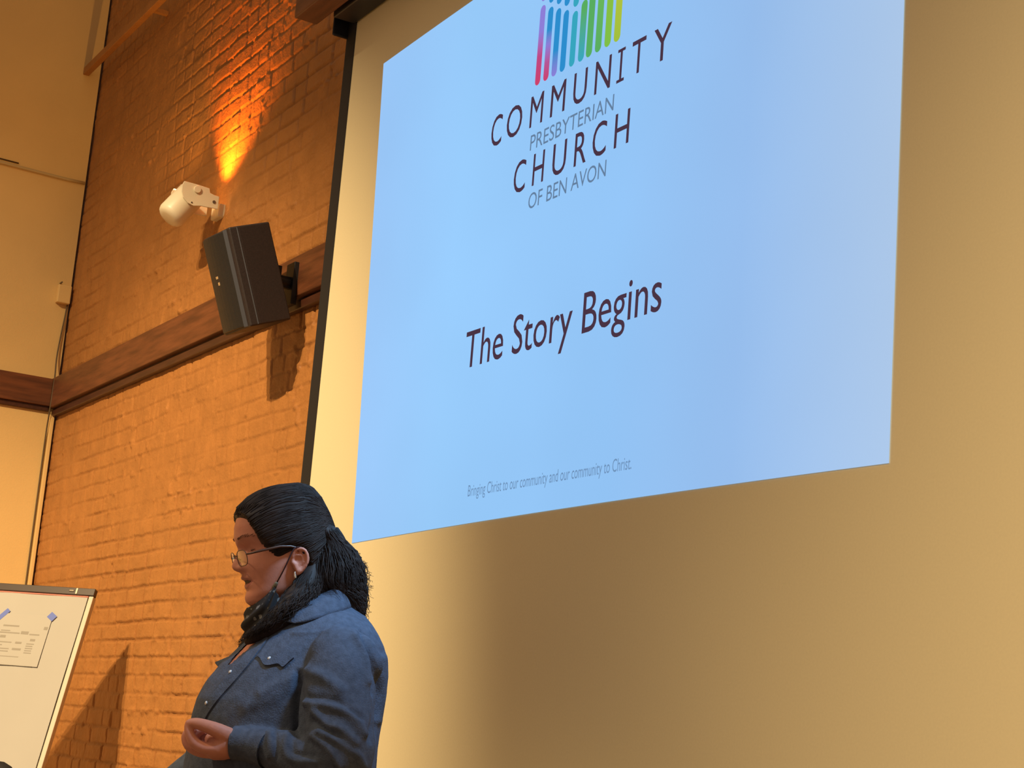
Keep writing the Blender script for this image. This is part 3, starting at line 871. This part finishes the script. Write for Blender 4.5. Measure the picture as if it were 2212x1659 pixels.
# lips and mouth as patches of the face itself
pm_ = person.data
h0 = H(0, 0, 0); ha = (H(1, 0, 0) - h0); hb_ = (H(0, 1, 0) - h0); hy_ = (H(0, 0, 1) - h0)
for poly in pm_.polygons:
    d = V(poly.center) - h0
    if d.length > .14: continue
    a, b_, y = d.dot(ha), d.dot(hb_), d.dot(hy_)
    if a < .075 or abs(y) > .027: continue
    tp = 1 - (abs(y) / .026) ** 2
    if tp > 0 and abs(b_ + .0342) < .0034 * tp and a < .1035: poly.material_index = 2
    elif tp > 0 and -.0475 + .011 * (1 - tp) < b_ < -.0235 - .009 * (1 - tp): poly.material_index = 1

# eyes and brows
for sg in (1, -1):
    o = MB(); e1, e2, e3 = ha.normalized(), hb_.normalized(), hy_.normalized()
    o.ball(H(.0810, .0240, sg * .0280), .0100, 20, 14, axes=(e1, e3, e2)); ey = o.build('eye', M['shaded_eyewhite'], person, smooth=True)
    o = MB(); gz = (e1 - e2 * .75).normalized(); o.ball(H(.0810, .0240, sg * .0280) + gz * .0074, (.0032, .0040, .0040), 14, 8, axes=(gz, e3, gz.cross(e3))); o.build('iris', M['iris'], ey, smooth=True)
    o = MB()      # lash line along the lowered lid
    lash = []
    for k in range(11):
        an = -1.0 + 2.0 * k / 10
        lash.append(H(.0810 + .0112 * math.cos(an), .0232 - .0010 * math.cos(an * 1.5), sg * (.0285 + .0112 * math.sin(an))))
    o.caps(lash, [.0003 + .0004 * math.sin(math.pi * k / 10) for k in range(11)], 6); o.build('eyelash', M['hair'], person, smooth=True)
    o = MB()
    for k in range(48):
        t = random.random(); y = .014 + .040 * t; b_ = .0455 + .006 * math.sin(t * 2.4) - .004 * t + random.uniform(-.0022, .0022)
        a0 = head_raw(b_, math.asin(min(1, (y / .0725) ** 1.125)))[0] + .0012
        p = H(a0, b_, sg * y); o.tube([p, p + (hy_ * sg * .9 + hb_ * .35 - ha * .35).normalized() * .006], [.0005, .0002], 4)
    o.build('eyebrow', M['brow'], person)


# ------------------------------------------------------------------ hair
def in_hair(a, b_, y):
    xs = [-.2, -.030, -.010, -.004, .000, .010, .030, .040, .048, .057, .069, .080, .0896, .0960, .1055, .2]
    ys = [-.09, -.09, -.065, -.035, -.005, .009, .012, .008, .0045, .006, .019, .036, .062, .082, .0897, .0905]
    return b_ - float(np.interp(a, xs, ys))


hair = MB()
NB, NT = 90, 120
grid = []
for i in range(NB):
    q = i / (NB - 1); b_ = -.06 + .1885 * math.sin(q * math.pi / 2) ** 0.8
    row = []
    for k in range(NT):
        th = 2 * math.pi * k / NT
        a, y = head_raw(b_, th, 0, False)
        m = in_hair(a, b_, y)
        off = max(-.022, min(.0105, m * .55 + .001)) if m > -.004 else -.022
        c, s = math.cos(th), math.sin(th)
        lift = off * (.9 if b_ > .1 else .15) * max(0, (b_ - .05) / .078)
        a2, y2 = head_raw(b_, th, off, False)
        row.append(H(a2, b_ + max(0, lift), y2))
    grid.append(row)
hair.rings(grid)
hair_cap = hair.mesh('cap')
cap_bvh = BVHTree.FromPolygons([v.co.copy() for v in hair_cap.vertices], [tuple(p.vertices) for p in hair_cap.polygons])
hair_cap_center = H(.01, .05, 0)
TIE = W(-.076, 1.556, 0)


def strand(mb, P, r0, r1=None, n=4):
    k = len(P); r1 = r0 * .3 if r1 is None else r1
    mb.tube(P, [r0 + (r1 - r0) * (i / (k - 1)) for i in range(k)], n, cap=False)


# combed-back strands over the cap
R_ = random.Random(3)
cnt = 0
while cnt < 900:
    b_ = R_.uniform(-.02, .126); th = R_.uniform(-math.pi, math.pi)
    a, y = head_raw(b_, th, 0, False)
    m = in_hair(a, b_, y)
    if m < .0005 or a < -.05: continue
    if R_.random() > 1.2 * math.exp(-m / .02) + .25: continue
    p0 = H(a, b_, y); d0 = (p0 - hair_cap_center).normalized(); d1 = (TIE - hair_cap_center).normalized()
    P = []
    n = 14; jit = R_.uniform(-.002, .0014)
    for k in range(n):
        t = k / (n - 1)
        d = (d0 * (1 - t) + d1 * t); d = (d + UP * .20 * math.sin(t * math.pi)).normalized()
        hit = cap_bvh.ray_cast(hair_cap_center + d * .3, -d)
        if hit[0] is None: continue
        lo, nn = hit[0], hit[1]
        P.append(lo + d * (.0006 + jit * math.sin(t * 9 + cnt) * .4))
    if len(P) > 5:
        strand(hair, P, R_.uniform(.0006, .0012), .0006); cnt += 1
# gathered tail and the loose hair below it
mass = [(1.572, -.03, -.071, .055), (1.558, -.03, -.0775, .064), (1.545, -.03, -.094, .060), (1.530, -.028, -.114, .060), (1.515, -.026, -.1235, .062), (1.495, -.024, -.130, .064), (1.475, -.018, -.134, .067),
        (1.458, -.030, -.137, .064), (1.440, -.090, -.138, .058), (1.415, -.112, -.137, .050), (1.395, -.122, -.136, .034), (1.380, -.128, -.134, .012)]


def mring(s, n=30):
    v, a, b_, hw = s
    return [W((a + b_) / 2 + (a - b_) / 2 * math.cos(t), v, hw * math.sin(t)) for t in [2 * math.pi * k / n for k in range(n)]]


hair.rings([mring(s) for s in mass])


def lock(path, rad, count, curl, freq, rs=.0010, seed=1, n=26, spread=1.0):
    rr = random.Random(seed)
    core = catmull([(p[0], p[1], p[2]) for p in path], n); rads = np.interp(np.linspace(0, 1, n), np.linspace(0, 1, len(rad)), rad)
    for k in range(count):
        an = rr.uniform(0, 2 * math.pi); q = math.sqrt(rr.uniform(.25, 1.0)) * spread; ph = rr.uniform(0, 6.28); f = freq * rr.uniform(.7, 1.3); cu = curl * rr.uniform(.4, 1.5)
        t0 = rr.uniform(0, .25); t1 = rr.uniform(.75, 1.0)
        P = []
        for i in range(n):
            s = i / (n - 1)
            if s < t0 or s > t1: continue
            c = core[i]; R = rads[i] * q
            g = cu * min(1, s * 2.5)
            P.append(W(float(c[0]) + R * math.cos(an) + g * math.sin(f * s * 6.28 + ph), float(c[1]) + g * .6 * math.cos(f * s * 6.28 + ph), float(c[2]) + R * math.sin(an) + g * math.cos(f * s * 6.28 + ph * 1.7)))
        if len(P) > 4: strand(hair, P, rs * rr.uniform(.45, 1.0))


lock([(-.070, 1.560, 0), (-.088, 1.535, 0), (-.103, 1.505, 0), (-.109, 1.47, 0), (-.114, 1.435, 0), (-.124, 1.405, 0), (-.130, 1.378, 0)], [.010, .018, .027, .031, .028, .018, .008], 520, .0042, 2.6, seed=4, spread=1.08)
rr0 = random.Random(77)
mv = np.array([m_[0] for m_ in mass][::-1]); mq = np.array([m_[1:] for m_ in mass][::-1])
for k in range(820):
    an = rr0.uniform(-.25, math.pi + .25) if k % 4 else rr0.uniform(-math.pi, 0); ph = rr0.uniform(0, 6.28); v0 = rr0.uniform(1.49, 1.566); v1 = rr0.uniform(1.375, 1.42)
    P = []; am = rr0.uniform(.002, .0065); fq = rr0.uniform(1.8, 3.8)
    for i in range(24):
        t_ = i / 23; v = v0 + (v1 - v0) * t_
        a_, b__, hw = [float(np.interp(v, mv, mq[:, c_])) for c_ in range(3)]
        w_ = am * math.sin(fq * 6.28 * t_ + ph) * min(1, 3 * t_)
        o_ = .0012 + .0035 * rr0.random() * (t_ > .3)
        P.append(W((a_ + b__) / 2 + ((a_ - b__) / 2 + o_) * math.cos(an) + w_ * math.sin(an), v + am * .5 * math.cos(fq * 6.28 * t_ + ph), (hw + o_) * math.sin(an) + w_ * math.cos(an)))
    strand(hair, P, rr0.uniform(.0006, .0012), .0005)
lock([(-.055, 1.55, .03), (-.068, 1.52, .045), (-.078, 1.49, .055), (-.08, 1.465, .058), (-.085, 1.44, .06)], [.02, .030, .040, .044, .03], 260, .002, 1.6, seed=8)
# side locks falling over the neck to the chest
side = [(-.036, 1.488, .056), (-.030, 1.462, .063), (-.022, 1.437, .068), (-.008, 1.412, .076), (.010, 1.391, .080), (.032, 1.372, .078), (.052, 1.357, .072), (.070, 1.343, .058)]
hair.caps([W(*[float(q) for q in p]) for p in catmull(side, 20)], list(np.interp(np.linspace(0, 1, 20), np.linspace(0, 1, 8), [.014, .024, .030, .030, .026, .020, .014, .006])), 14)
lock(side, [.016, .028, .034, .034, .030, .025, .019, .013], 900, .0050, 3.8, seed=12)
far = [(.015, 1.455, -.060), (.035, 1.425, -.062), (.050, 1.400, -.055), (.058, 1.380, -.045), (.064, 1.362, -.030), (.074, 1.346, -.015), (.084, 1.335, -.005)]
hair.caps([W(*[float(q) for q in p]) for p in catmull(far, 16)], list(np.interp(np.linspace(0, 1, 16), np.linspace(0, 1, 7), [.014, .018, .018, .016, .012, .008, .004])), 12)
lock(far, [.018, .022, .020, .018, .015, .012, .010], 170, .0045, 3.0, seed=15)
# flyaways
rr = random.Random(21)
for k in range(46):
    v0 = rr.uniform(1.44, 1.535); u0 = float(np.interp(v0, [1.43, 1.50, 1.53, 1.56], [-.132, -.128, -.116, -.085]))
    P = []; ph = rr.uniform(0, 6.28); L = rr.uniform(.012, .030); w0 = rr.uniform(-.02, .03); rad = rr.uniform(.002, .005)
    for i in range(14):
        t = i / 13
        P.append(W(u0 - L * t * .8 + rad * math.sin(t * 9 + ph), v0 - L * t * .9 + rad * math.cos(t * 9 + ph), w0 + .01 * t))
    strand(hair, P, .00055, .0003)
for k in range(10):
    v0 = rr.uniform(1.37, 1.44); P = []; ph = rr.uniform(0, 6.28)
    for i in range(12):
        t = i / 11; P.append(W(-.138 - .012 * t + .003 * math.sin(t * 8 + ph), v0 - .03 * t, .02))
    strand(hair, P, .0005, .0003)
for k in range(26):     # short baby hairs round the forehead and temple
    a = rr.uniform(.05, .105); b_ = float(np.interp(a, [.0346, .0458, .0556, .0753, .1055], [.0268, .0416, .0696, .0874, .0897]))
    th = math.acos(max(-1, min(1, (a / .107)))); aa, yy = head_raw(b_, th, .001, False)
    p = H(aa, b_, yy); strand(hair, [p, p + hb_ * .004 - ha * .002, p + hb_ * .009 - ha * .008], .0006, .0004)
hair_o = hair.build('hair', M['hair'], person, smooth=True)
o = MB()
rg = [TIE + V((0, 0, 0)) + (UP * .8 + PF * .6).normalized() * (.014 * math.cos(t)) + AZ * (.014 * math.sin(t)) for t in [2 * math.pi * k / 20 for k in range(21)]]
o.tube([p + (UP * .2 - PF * .3).normalized() * .006 for p in rg], .0045, 8, cap=False); o.build('hair_tie', M['black'], hair_o, smooth=True)

# ------------------------------------------------------------------ glasses, mask, earring
gl = MB()


def rim_pts(sg, n=28):
    out = []
    for k in range(n):
        t = 2 * math.pi * k / n; c, s = math.cos(t), math.sin(t)
        x = math.copysign(abs(c) ** .6, c) * .0235; z = math.copysign(abs(s) ** .7, s) * .0145
        y = .0335 + x
        out.append(H(.1150 - .10 * (y / .06) ** 2 * .07 + .10 * z, .0135 + z - .004, sg * y))
    return out


for sg in (1, -1):
    P = rim_pts(sg)
    gl.tube(P + [P[0]], .0008, 6, cap=False)
    hp = H(.1090, .0150, sg * .0575)
    gl.caps([hp, H(.104, .0150, sg * .067), H(.085, .0175, sg * .0755), H(.05, .0210, sg * .0770), H(.030, .0190, sg * .0765), H(.012, .0125, sg * .0765), H(.002, .002, sg * .0765)], [.0018] * 2 + [.0024] * 5, 8)
    gl.caps([H(.1130, .010, sg * .012), H(.1110, .0085, sg * .0105), H(.1090, .008, sg * .0100)], .0012, 6)
P = [H(.1145, .014, .011), H(.1185, .0165, .004), H(.1185, .0165, -.004), H(.1145, .014, -.011)]
gl.caps(P, .0012, 6)
gls = gl.build('glasses', M['rim'], person, smooth=True)
for sg in (1, -1):
    o = MB(); P = rim_pts(sg); c = sum(P, V((0, 0, 0))) / len(P)
    fwv = ha.normalized()
    o.add([c + fwv * .0012] + P, [(0, 1 + k, 1 + (k + 1) % len(P)) for k in range(len(P))]); o.build('lens', M['lens'], gls, smooth=True)

TK = [H(p[0], p[1], p[2]) for p in ((.100, -.0905, 0), (.090, -.0920, .028), (.062, -.0840, .052), (.044, -.0640, .0640))]
TK = [W(.0800, 1.4065, 0), W(.067, 1.4130, .038), W(.048, 1.4280, .060), W(.031, 1.4490, .0685)]
BK = [W(.068, 1.345, .004), W(.054, 1.352, .050), W(.030, 1.378, .078), W(.020, 1.425, .0760)]


def mir(p):
    u, v, w = uvw(p); return W(u - .02 * (w > .01), v, -w)


top = [mir(p) for p in TK[:0:-1]] + TK; bot = [mir(p) for p in BK[:0:-1]] + BK
T_ = catmull([tuple(p) for p in top], 49); B_ = catmull([tuple(p) for p in bot], 49)
o = MB(); vs = []; NR = 16
for side_ in (0, 1):
    for j in range(NR + 1):
        t = j / NR
        for i in range(49):
            a, b_ = V(T_[i]), V(B_[i]); p = a.lerp(b_, t)
            cen = W(0.0, 1.41, 0); out = (p - cen); out.z *= .3; out.normalize()
            fold = .0035 * math.sin(t * 15 + i * .25) * math.sin(t * math.pi) + .010 * math.sin(t * math.pi)
            vs.append(p + out * (fold - .0025 * side_))
n1 = (NR + 1) * 49
fs = []
for s_ in (0, 1):
    for j in range(NR):
        for i in range(48):
            q = [s_ * n1 + j * 49 + i, s_ * n1 + j * 49 + i + 1, s_ * n1 + (j + 1) * 49 + i + 1, s_ * n1 + (j + 1) * 49 + i]
            fs.append(tuple(q if s_ == 0 else q[::-1]))
o.add(vs, fs); mk = o.build('face_mask', M['mask'], person, smooth=True)
for sg in (1, -1):
    end = TK[-1] if sg > 0 else mir(TK[-1])
    la = H(.031, .0060, sg * .0805)
    lp = [H(.012, .0150, sg * .081), H(.023, .0150, sg * .0815), la, la.lerp(end, .33) + hy_ * sg * .004, la.lerp(end, .67) + hy_ * sg * .004, end]
    o = MB(); P = [V(p) for p in catmull([tuple(p) for p in lp], 26)]; o.caps(P, .0013, 8); o.build('ear_loop', M['loop'], mk, smooth=True)
    o = MB(); tdir = (P[-3] - end).normalized(); o.caps([end + tdir * .005, end - tdir * .004], [.0032, .0042], 10); o.build('toggle', M['toggle'], mk, smooth=True)
    o = MB(); p = H(.029, -.0300, sg * .0800); o.caps([p, p - hb_ * .005, p - hb_ * .009], [.0015, .0022, .0024], 10); o.build('earring', M['silver'], person, smooth=True)

# ------------------------------------------------------------------ shirt
sh = MB()
sh.rings([trunk_ring(s, 0) for s in TSEC])


def sleeve(pts, radii, seed):
    P = [V(p) for p in catmull([tuple(p) for p in pts], 44)]
    Rr = catmull([(r, r, 0) if not hasattr(r, '__len__') else (*r, 0) for r in radii], 44)
    sh.tube(P, [(float(r[0]), float(r[1])) for r in Rr], 40, flat=UP)


sh.ball(C(-.110, 1.318, .170), (.068, .068, .068), 24, 16)
sleeve([C(-.112, 1.335, .175), C(-.108, 1.29, .195), C(-.106, 1.24, .212), C(-.110, 1.19, .232), C(-.114, 1.150, .245), C(-.118, 1.122, .250)], [(.055, .055), (.066, .064), (.068, .066), (.068, .066), (.066, .064), (.058, .058)], 1)
sleeve([C(-.128, 1.120, .250), C(-.10, 1.126, .252), C(-.065, 1.137, .242), C(-.030, 1.146, .225), C(.005, 1.154, .206), C(.040, 1.160, .188), C(.0775, 1.1605, .178)], [(.052, .052), (.052, .052), (.046, .050), (.040, .046), (.034, .042), (.029, .039), (.0265, .037)], 2)
sh.ball(C(-.120, 1.118, .250), .055, 20, 14)
sleeve([RSH + V((0, 0, .01)), RSH.lerp(REL, .5), REL], [.060, .062, .056], 3)
sleeve([REL, REL.lerp(RWR, .5), RWR.lerp(REL, .12)], [.054, .046, .036], 4)
sh.ball(RSH, .064, 20, 14)
sme = sh.build('shirt', M['denim'], None, smooth=True, remesh=.0040, relax=3)
RIDGE = [([(-.0401, 1.3014), (-.0742, 1.2919), (-.1075, 1.2699)], .0045, .011), ([(.0352, 1.2524), (.0065, 1.2731), (-.0284, 1.2943)], .0040, .010), ([(.060, 1.225), (.02, 1.245), (-.025, 1.275)], .003, .012),
         ([(-.0483, 1.2407), (-.0899, 1.2379), (-.1326, 1.2249), (-.1586, 1.1923)], .006, .008), ([(-.0663, 1.2258), (-.0892, 1.2032), (-.1144, 1.1991), (-.145, 1.175)], .006, .008),
         ([(-.0782, 1.1902), (-.1166, 1.1769), (-.1497, 1.1551), (-.1619, 1.1358)], .007, .007), ([(-.0687, 1.1814), (-.0975, 1.1613), (-.1209, 1.1328)], .006, .007),
         ([(-.0198, 1.1777), (-.0185, 1.1514), (-.0384, 1.1368), (-.0793, 1.1378)], .0035, .007), ([(-.0126, 1.3672), (-.0557, 1.3729), (-.0802, 1.3791), (-.0997, 1.3932), (-.1165, 1.3926)], .0018, .0035),
         ([(-.128, 1.372), (-.150, 1.335), (-.160, 1.29)], .004, .007), ([(-.182, 1.335), (-.186, 1.28), (-.184, 1.22)], .004, .008), ([(.0072, 1.1817), (.0008, 1.1399)], .003, .005), ([(.016, 1.1830), (.010, 1.139)], .003, .005)]
VALLEY = [([(-.0305, 1.2945), (-.0336, 1.2436), (-.0404, 1.1873)], .008, .008), ([(-.1387, 1.3799), (-.1586, 1.3462), (-.1738, 1.2958), (-.1785, 1.2346), (-.1739, 1.1833)], .007, .006),
          ([(-.055, 1.252), (-.10, 1.250), (-.15, 1.222)], .0035, .006), ([(-.066, 1.210), (-.10, 1.190), (-.14, 1.165)], .005, .006), ([(0.0037, 1.1817), (-.0025, 1.1399)], .005, .004), ([(-.03, 1.17), (-.035, 1.15), (-.07, 1.147)], .003, .005),
          ([(-.142, 1.37), (-.166, 1.32), (-.172, 1.27)], .004, .005)]
me = sme.data
cc = np.empty(len(me.vertices) * 3, np.float32); me.vertices.foreach_get('co', cc); cc = cc.reshape(-1, 3).astype(float)
nn = np.array([tuple(v.normal) for v in me.vertices])
d_ = cc - np.array(PC); uu = d_ @ np.array(PF); ww = -(d_ @ np.array(AZ)); kk = 1 - ww / 3.2
pu = uu / kk; pv_ = 1.2 + (cc[:, 2] - 1.2) / kk
near = np.clip((-(nn @ np.array(AZ)) + .15) * 2.5, 0, 1)


def pdist(poly):
    best = np.full(len(pu), 9.0)
    poly = [tuple(float(q) for q in p) for p in catmull([(*p, 0) for p in poly], 14)]
    for (a, b_, _), (c, d, _) in zip(poly[:-1], poly[1:]):
        ex, ey = c - a, d - b_; L = ex * ex + ey * ey + 1e-12
        t = np.clip(((pu - a) * ex + (pv_ - b_) * ey) / L, 0, 1)
        best = np.minimum(best, np.hypot(pu - a - t * ex, pv_ - b_ - t * ey))
    return best


disp = np.zeros(len(pu))
for poly, amp, sg in RIDGE: disp += 1.45 * amp * np.exp(-(pdist(poly) / sg) ** 2) * near
for poly, amp, sg in VALLEY: disp -= 1.35 * amp * np.exp(-(pdist(poly) / sg) ** 2) * near
for i in range(len(pu)):
    p = V((uu[i] * 14, cc[i][2] * 9, ww[i] * 14))
    r = 1 - abs(noise.noise(p)) * 2
    disp[i] += .0022 * (r - .4) + .0008 * noise.noise(p * 3.3)
cc2 = cc + nn * disp[:, None]
me.vertices.foreach_set('co', cc2.astype(np.float32).ravel()); me.update()
# open the front of the neck
bm = bmesh.new(); bm.from_mesh(me)
kill = []
for f in bm.faces:
    c = f.calc_center_median(); u, v, w = uvw(c)
    x = (u + .05) * cs_ + w * sn_; y = w * cs_ - (u + .05) * sn_
    if v > 1.300 and x > .02 and abs(y) < .004 + (v - 1.300) * .50: kill.append(f)
    elif v > 1.4305: kill.append(f)
bmesh.ops.delete(bm, geom=kill, context='FACES')
bm.to_mesh(me); bm.free()
me.polygons.foreach_set('use_smooth', [True] * len(me.polygons))
adopt(sme, person); shirt = sme
sbvh = BVHTree.FromPolygons([v.co.copy() for v in me.vertices], [tuple(p.vertices) for p in me.polygons])
EYE = V((0, 0, 1.2))


def surf(u, v):
    d = (W(u, v, 0) - EYE).normalized()
    h = sbvh.ray_cast(EYE, d)
    return (h[0], (h[1] if h[1].dot(d) < 0 else -h[1])) if h[0] is not None else (None, None)


def patch(polyA, polyB, name, m, lift, thick, n=24, rows=6):
    """a strip of cloth lying on the shirt between two outlines"""
    A = catmull([(*p, 0) for p in polyA], n); B = catmull([(*p, 0) for p in polyB], n)
    g = []
    for j in range(rows + 1):
        t = j / rows; row = []
        for i in range(n):
            q = A[i] * (1 - t) + B[i] * t
            h, nr = surf(float(q[0]), float(q[1]))
            row.append((h, nr))
        g.append(row)
    o = MB(); idx = {}
    for s_ in (0, 1):
        for j in range(rows + 1):
            for i in range(n):
                h, nr = g[j][i]
                if h is None: continue
                idx[(s_, j, i)] = len(o.v); o.v.append(tuple(h + nr * (lift + (thick if s_ == 0 else -.004))))
    bd = []
    for j in range(rows):
        for i in range(n - 1):
            ks = [(j, i), (j, i + 1), (j + 1, i + 1), (j + 1, i)]
            if all((0, *k) in idx for k in ks):
                o.f.append(tuple(idx[(0, *k)] for k in ks)); o.f.append(tuple(idx[(1, *k)] for k in ks[::-1])); o.mi += [0, 0]
    for j, js in ((0, 1), (rows, 1)):
        for i in range(n - 1):
            ks = [(0, j, i), (0, j, i + 1), (1, j, i + 1), (1, j, i)]
            if all(k in idx for k in ks): o.f.append(tuple(idx[k] for k in ks)); o.mi.append(0)
    for i in (0, n - 1):
        for j in range(rows):
            ks = [(0, j, i), (0, j + 1, i), (1, j + 1, i), (1, j, i)]
            if all(k in idx for k in ks): o.f.append(tuple(idx[k] for k in ks)); o.mi.append(0)
    return o.build(name, m, shirt, smooth=False)


PLK = [(.0337, 1.355), (.0512, 1.3248), (.0687, 1.2967), (.09, 1.2664), (.1078, 1.2426), (.1217, 1.2213), (.1315, 1.2003), (.137, 1.175), (.140, 1.14)]
PL2 = [(u + .017, v + .004) for u, v in PLK]
patch(PLK, PL2, 'placket', M['denim'], .0005, .0022, 40, 4)
patch([(u - .0022, v) for u, v in PLK], PLK, 'placket_seam_shade', M['seam_shade'], .0001, .0003, 40, 1)  # stitch line, with the placket overlap's shadow put in as dark colour
patch([(.0507, 1.3207), (.0252, 1.3331), (.004, 1.3279), (-.0173, 1.3222)], [(.0440, 1.3155), (.0330, 1.3041), (.0113, 1.3085), (.0005, 1.3039), (-.0098, 1.3144)], 'pocket_flap', M['denim'], .0012, .0026, 28, 6)
patch([(.0440, 1.3145), (.0330, 1.3026), (.0113, 1.3070), (.0005, 1.3024), (-.0105, 1.3134)], [(.0440, 1.3133), (.0330, 1.3012), (.0113, 1.3056), (.0005, 1.3010), (-.0115, 1.3124)], 'pocket_seam', M['seam_shade'], .0002, .0003, 28, 1)
for u, v in ((.0266, 1.3169), (.0952, 1.2864), (.1321, 1.2275)):
    h, nr = surf(u, v)
    if h is not None:
        o = MB(); a = nr.orthogonal().normalized(); o.ball(h + nr * .0035, (.0036, .0036, .0018), 12, 8, axes=(a, nr.cross(a), nr)); o.build('snap_button', M['pearl'], shirt, smooth=True)
# collar
tops_ = [(-.106, 1.462, 0), (-.098, 1.461, .040), (-.070, 1.449, .070), (-.034, 1.428, .088), (-.004, 1.404, .092), (.018, 1.384, .084)]
outs_ = [(-.118, 1.426, 0), (-.114, 1.422, .055), (-.090, 1.409, .100), (-.055, 1.394, .122), (-.030, 1.384, .124), (-.012, 1.380, .118)]


def leaf(T0, B0, name, m):
    T1, B1 = catmull(T0, 26), catmull(B0, 26); o = MB(); n = 26; rows = 6
    for s_ in (0, 1):
        for j in range(rows + 1):
            t = j / rows
            for i in range(n):
                q = T1[i] * (1 - t) + B1[i] * t
                p = W(*[float(z) for z in q]); out = (p - W(-.05, 1.36, 0)).normalized()
                o.v.append(tuple(p + out * (.0045 * math.sin(math.pi * t ** .7) - .003 * s_)))
    n1 = (rows + 1) * n
    F = lambda s_, j, i: s_ * n1 + j * n + i
    for j in range(rows):
        for i in range(n - 1):
            o.f.append((F(0, j, i), F(0, j, i + 1), F(0, j + 1, i + 1), F(0, j + 1, i))); o.f.append((F(1, j + 1, i), F(1, j + 1, i + 1), F(1, j, i + 1), F(1, j, i)))
    for i in range(n - 1):
        for j in (0, rows): o.f.append((F(0, j, i), F(1, j, i), F(1, j, i + 1), F(0, j, i + 1)))
    for j in range(rows):
        for i in (0, n - 1): o.f.append((F(0, j, i), F(0, j + 1, i), F(1, j + 1, i), F(1, j, i)))
    o.mi = [0] * len(o.f)
    return o.build(name, m, shirt, smooth=True)


leaf(tops_, outs_, 'collar', M['denim'])
leaf([(a + (-.0) + abs(c) * .35, b_, -c) for a, b_, c in tops_], [(a + abs(c) * .35, b_, -c) for a, b_, c in outs_], 'collar', M['denim'])
# open front edge on the far side, standing out with its point
o = MB()
pl = [(.058, 1.3330, -.034), (.082, 1.3250, -.034), (.127, 1.3015, -.030), (.120, 1.2945, -.016), (.104, 1.302, -.002), (.072, 1.320, -.012)]
n = len(pl)
o.prism([C(*p) for p in pl], -AZ * .003 + UP * .002); o.build('lapel', M['denim'], shirt)
# cuff
o = MB(); P = [C(.0770, 1.1605, .1775), C(.060, 1.1603, .181), C(.038, 1.1590, .188), C(.008, 1.1535, .205)]
o.tube(P, [(.0290, .0390), (.0300, .0400), (.0312, .0412), (.0348, .0442)], 36, flat=UP, cap=False)
P2 = [p + (P[3] - P[0]).normalized() * .0005 for p in P]
o.tube(P2, [(.0268, .0368), (.0278, .0378), (.0290, .039), (.0325, .042)], 36, flat=UP, cap=False)
o.add([o.v[j] for j in range(36)] + [o.v[36 * 4 + j] for j in range(36)], [(j, (j + 1) % 36, 36 + (j + 1) % 36, 36 + j) for j in range(36)])
o.build('cuff', M['denim'], shirt, smooth=True)

# trousers and shoes, below the frame
o = MB()
for sg in (1, -1):
    q = lambda f, s, z: hip + BF * f + BS * (sg * s) + UP * z
    o.caps([q(0, .085, .88), q(.01, .095, .70), q(.012, .10, .47), q(-.012, .10, .28), q(-.018, .10, .10)], [.108, .095, .072, .066, .060], 20)
o.rings([trunk_ring((v, f, b_, hw, uc), -.004) for v, f, b_, hw, uc in ((.80, .135, -.18, .19, -.02), (.88, .142, -.186, .196, -.02), (.95, .150, -.186, .198, -.02))])
o.build('trousers', M['trouser'], person, smooth=True, remesh=.012, relax=2)
for sg in (1, -1):
    q = lambda f, s, z: hip + BF * f + BS * (sg * s) + UP * z
    o = MB(); o.caps([q(-.055, .10, .045), q(.05, .105, .046), q(.15, .11, .038)], [.040, .042, .034], 16)
    o.obox(hip + BS * (sg * .105), BF, BS, UP, (-.10, -.042, 0), (.185, .042, .02)); o.build('shoe', M['shoe'], person, smooth=True)
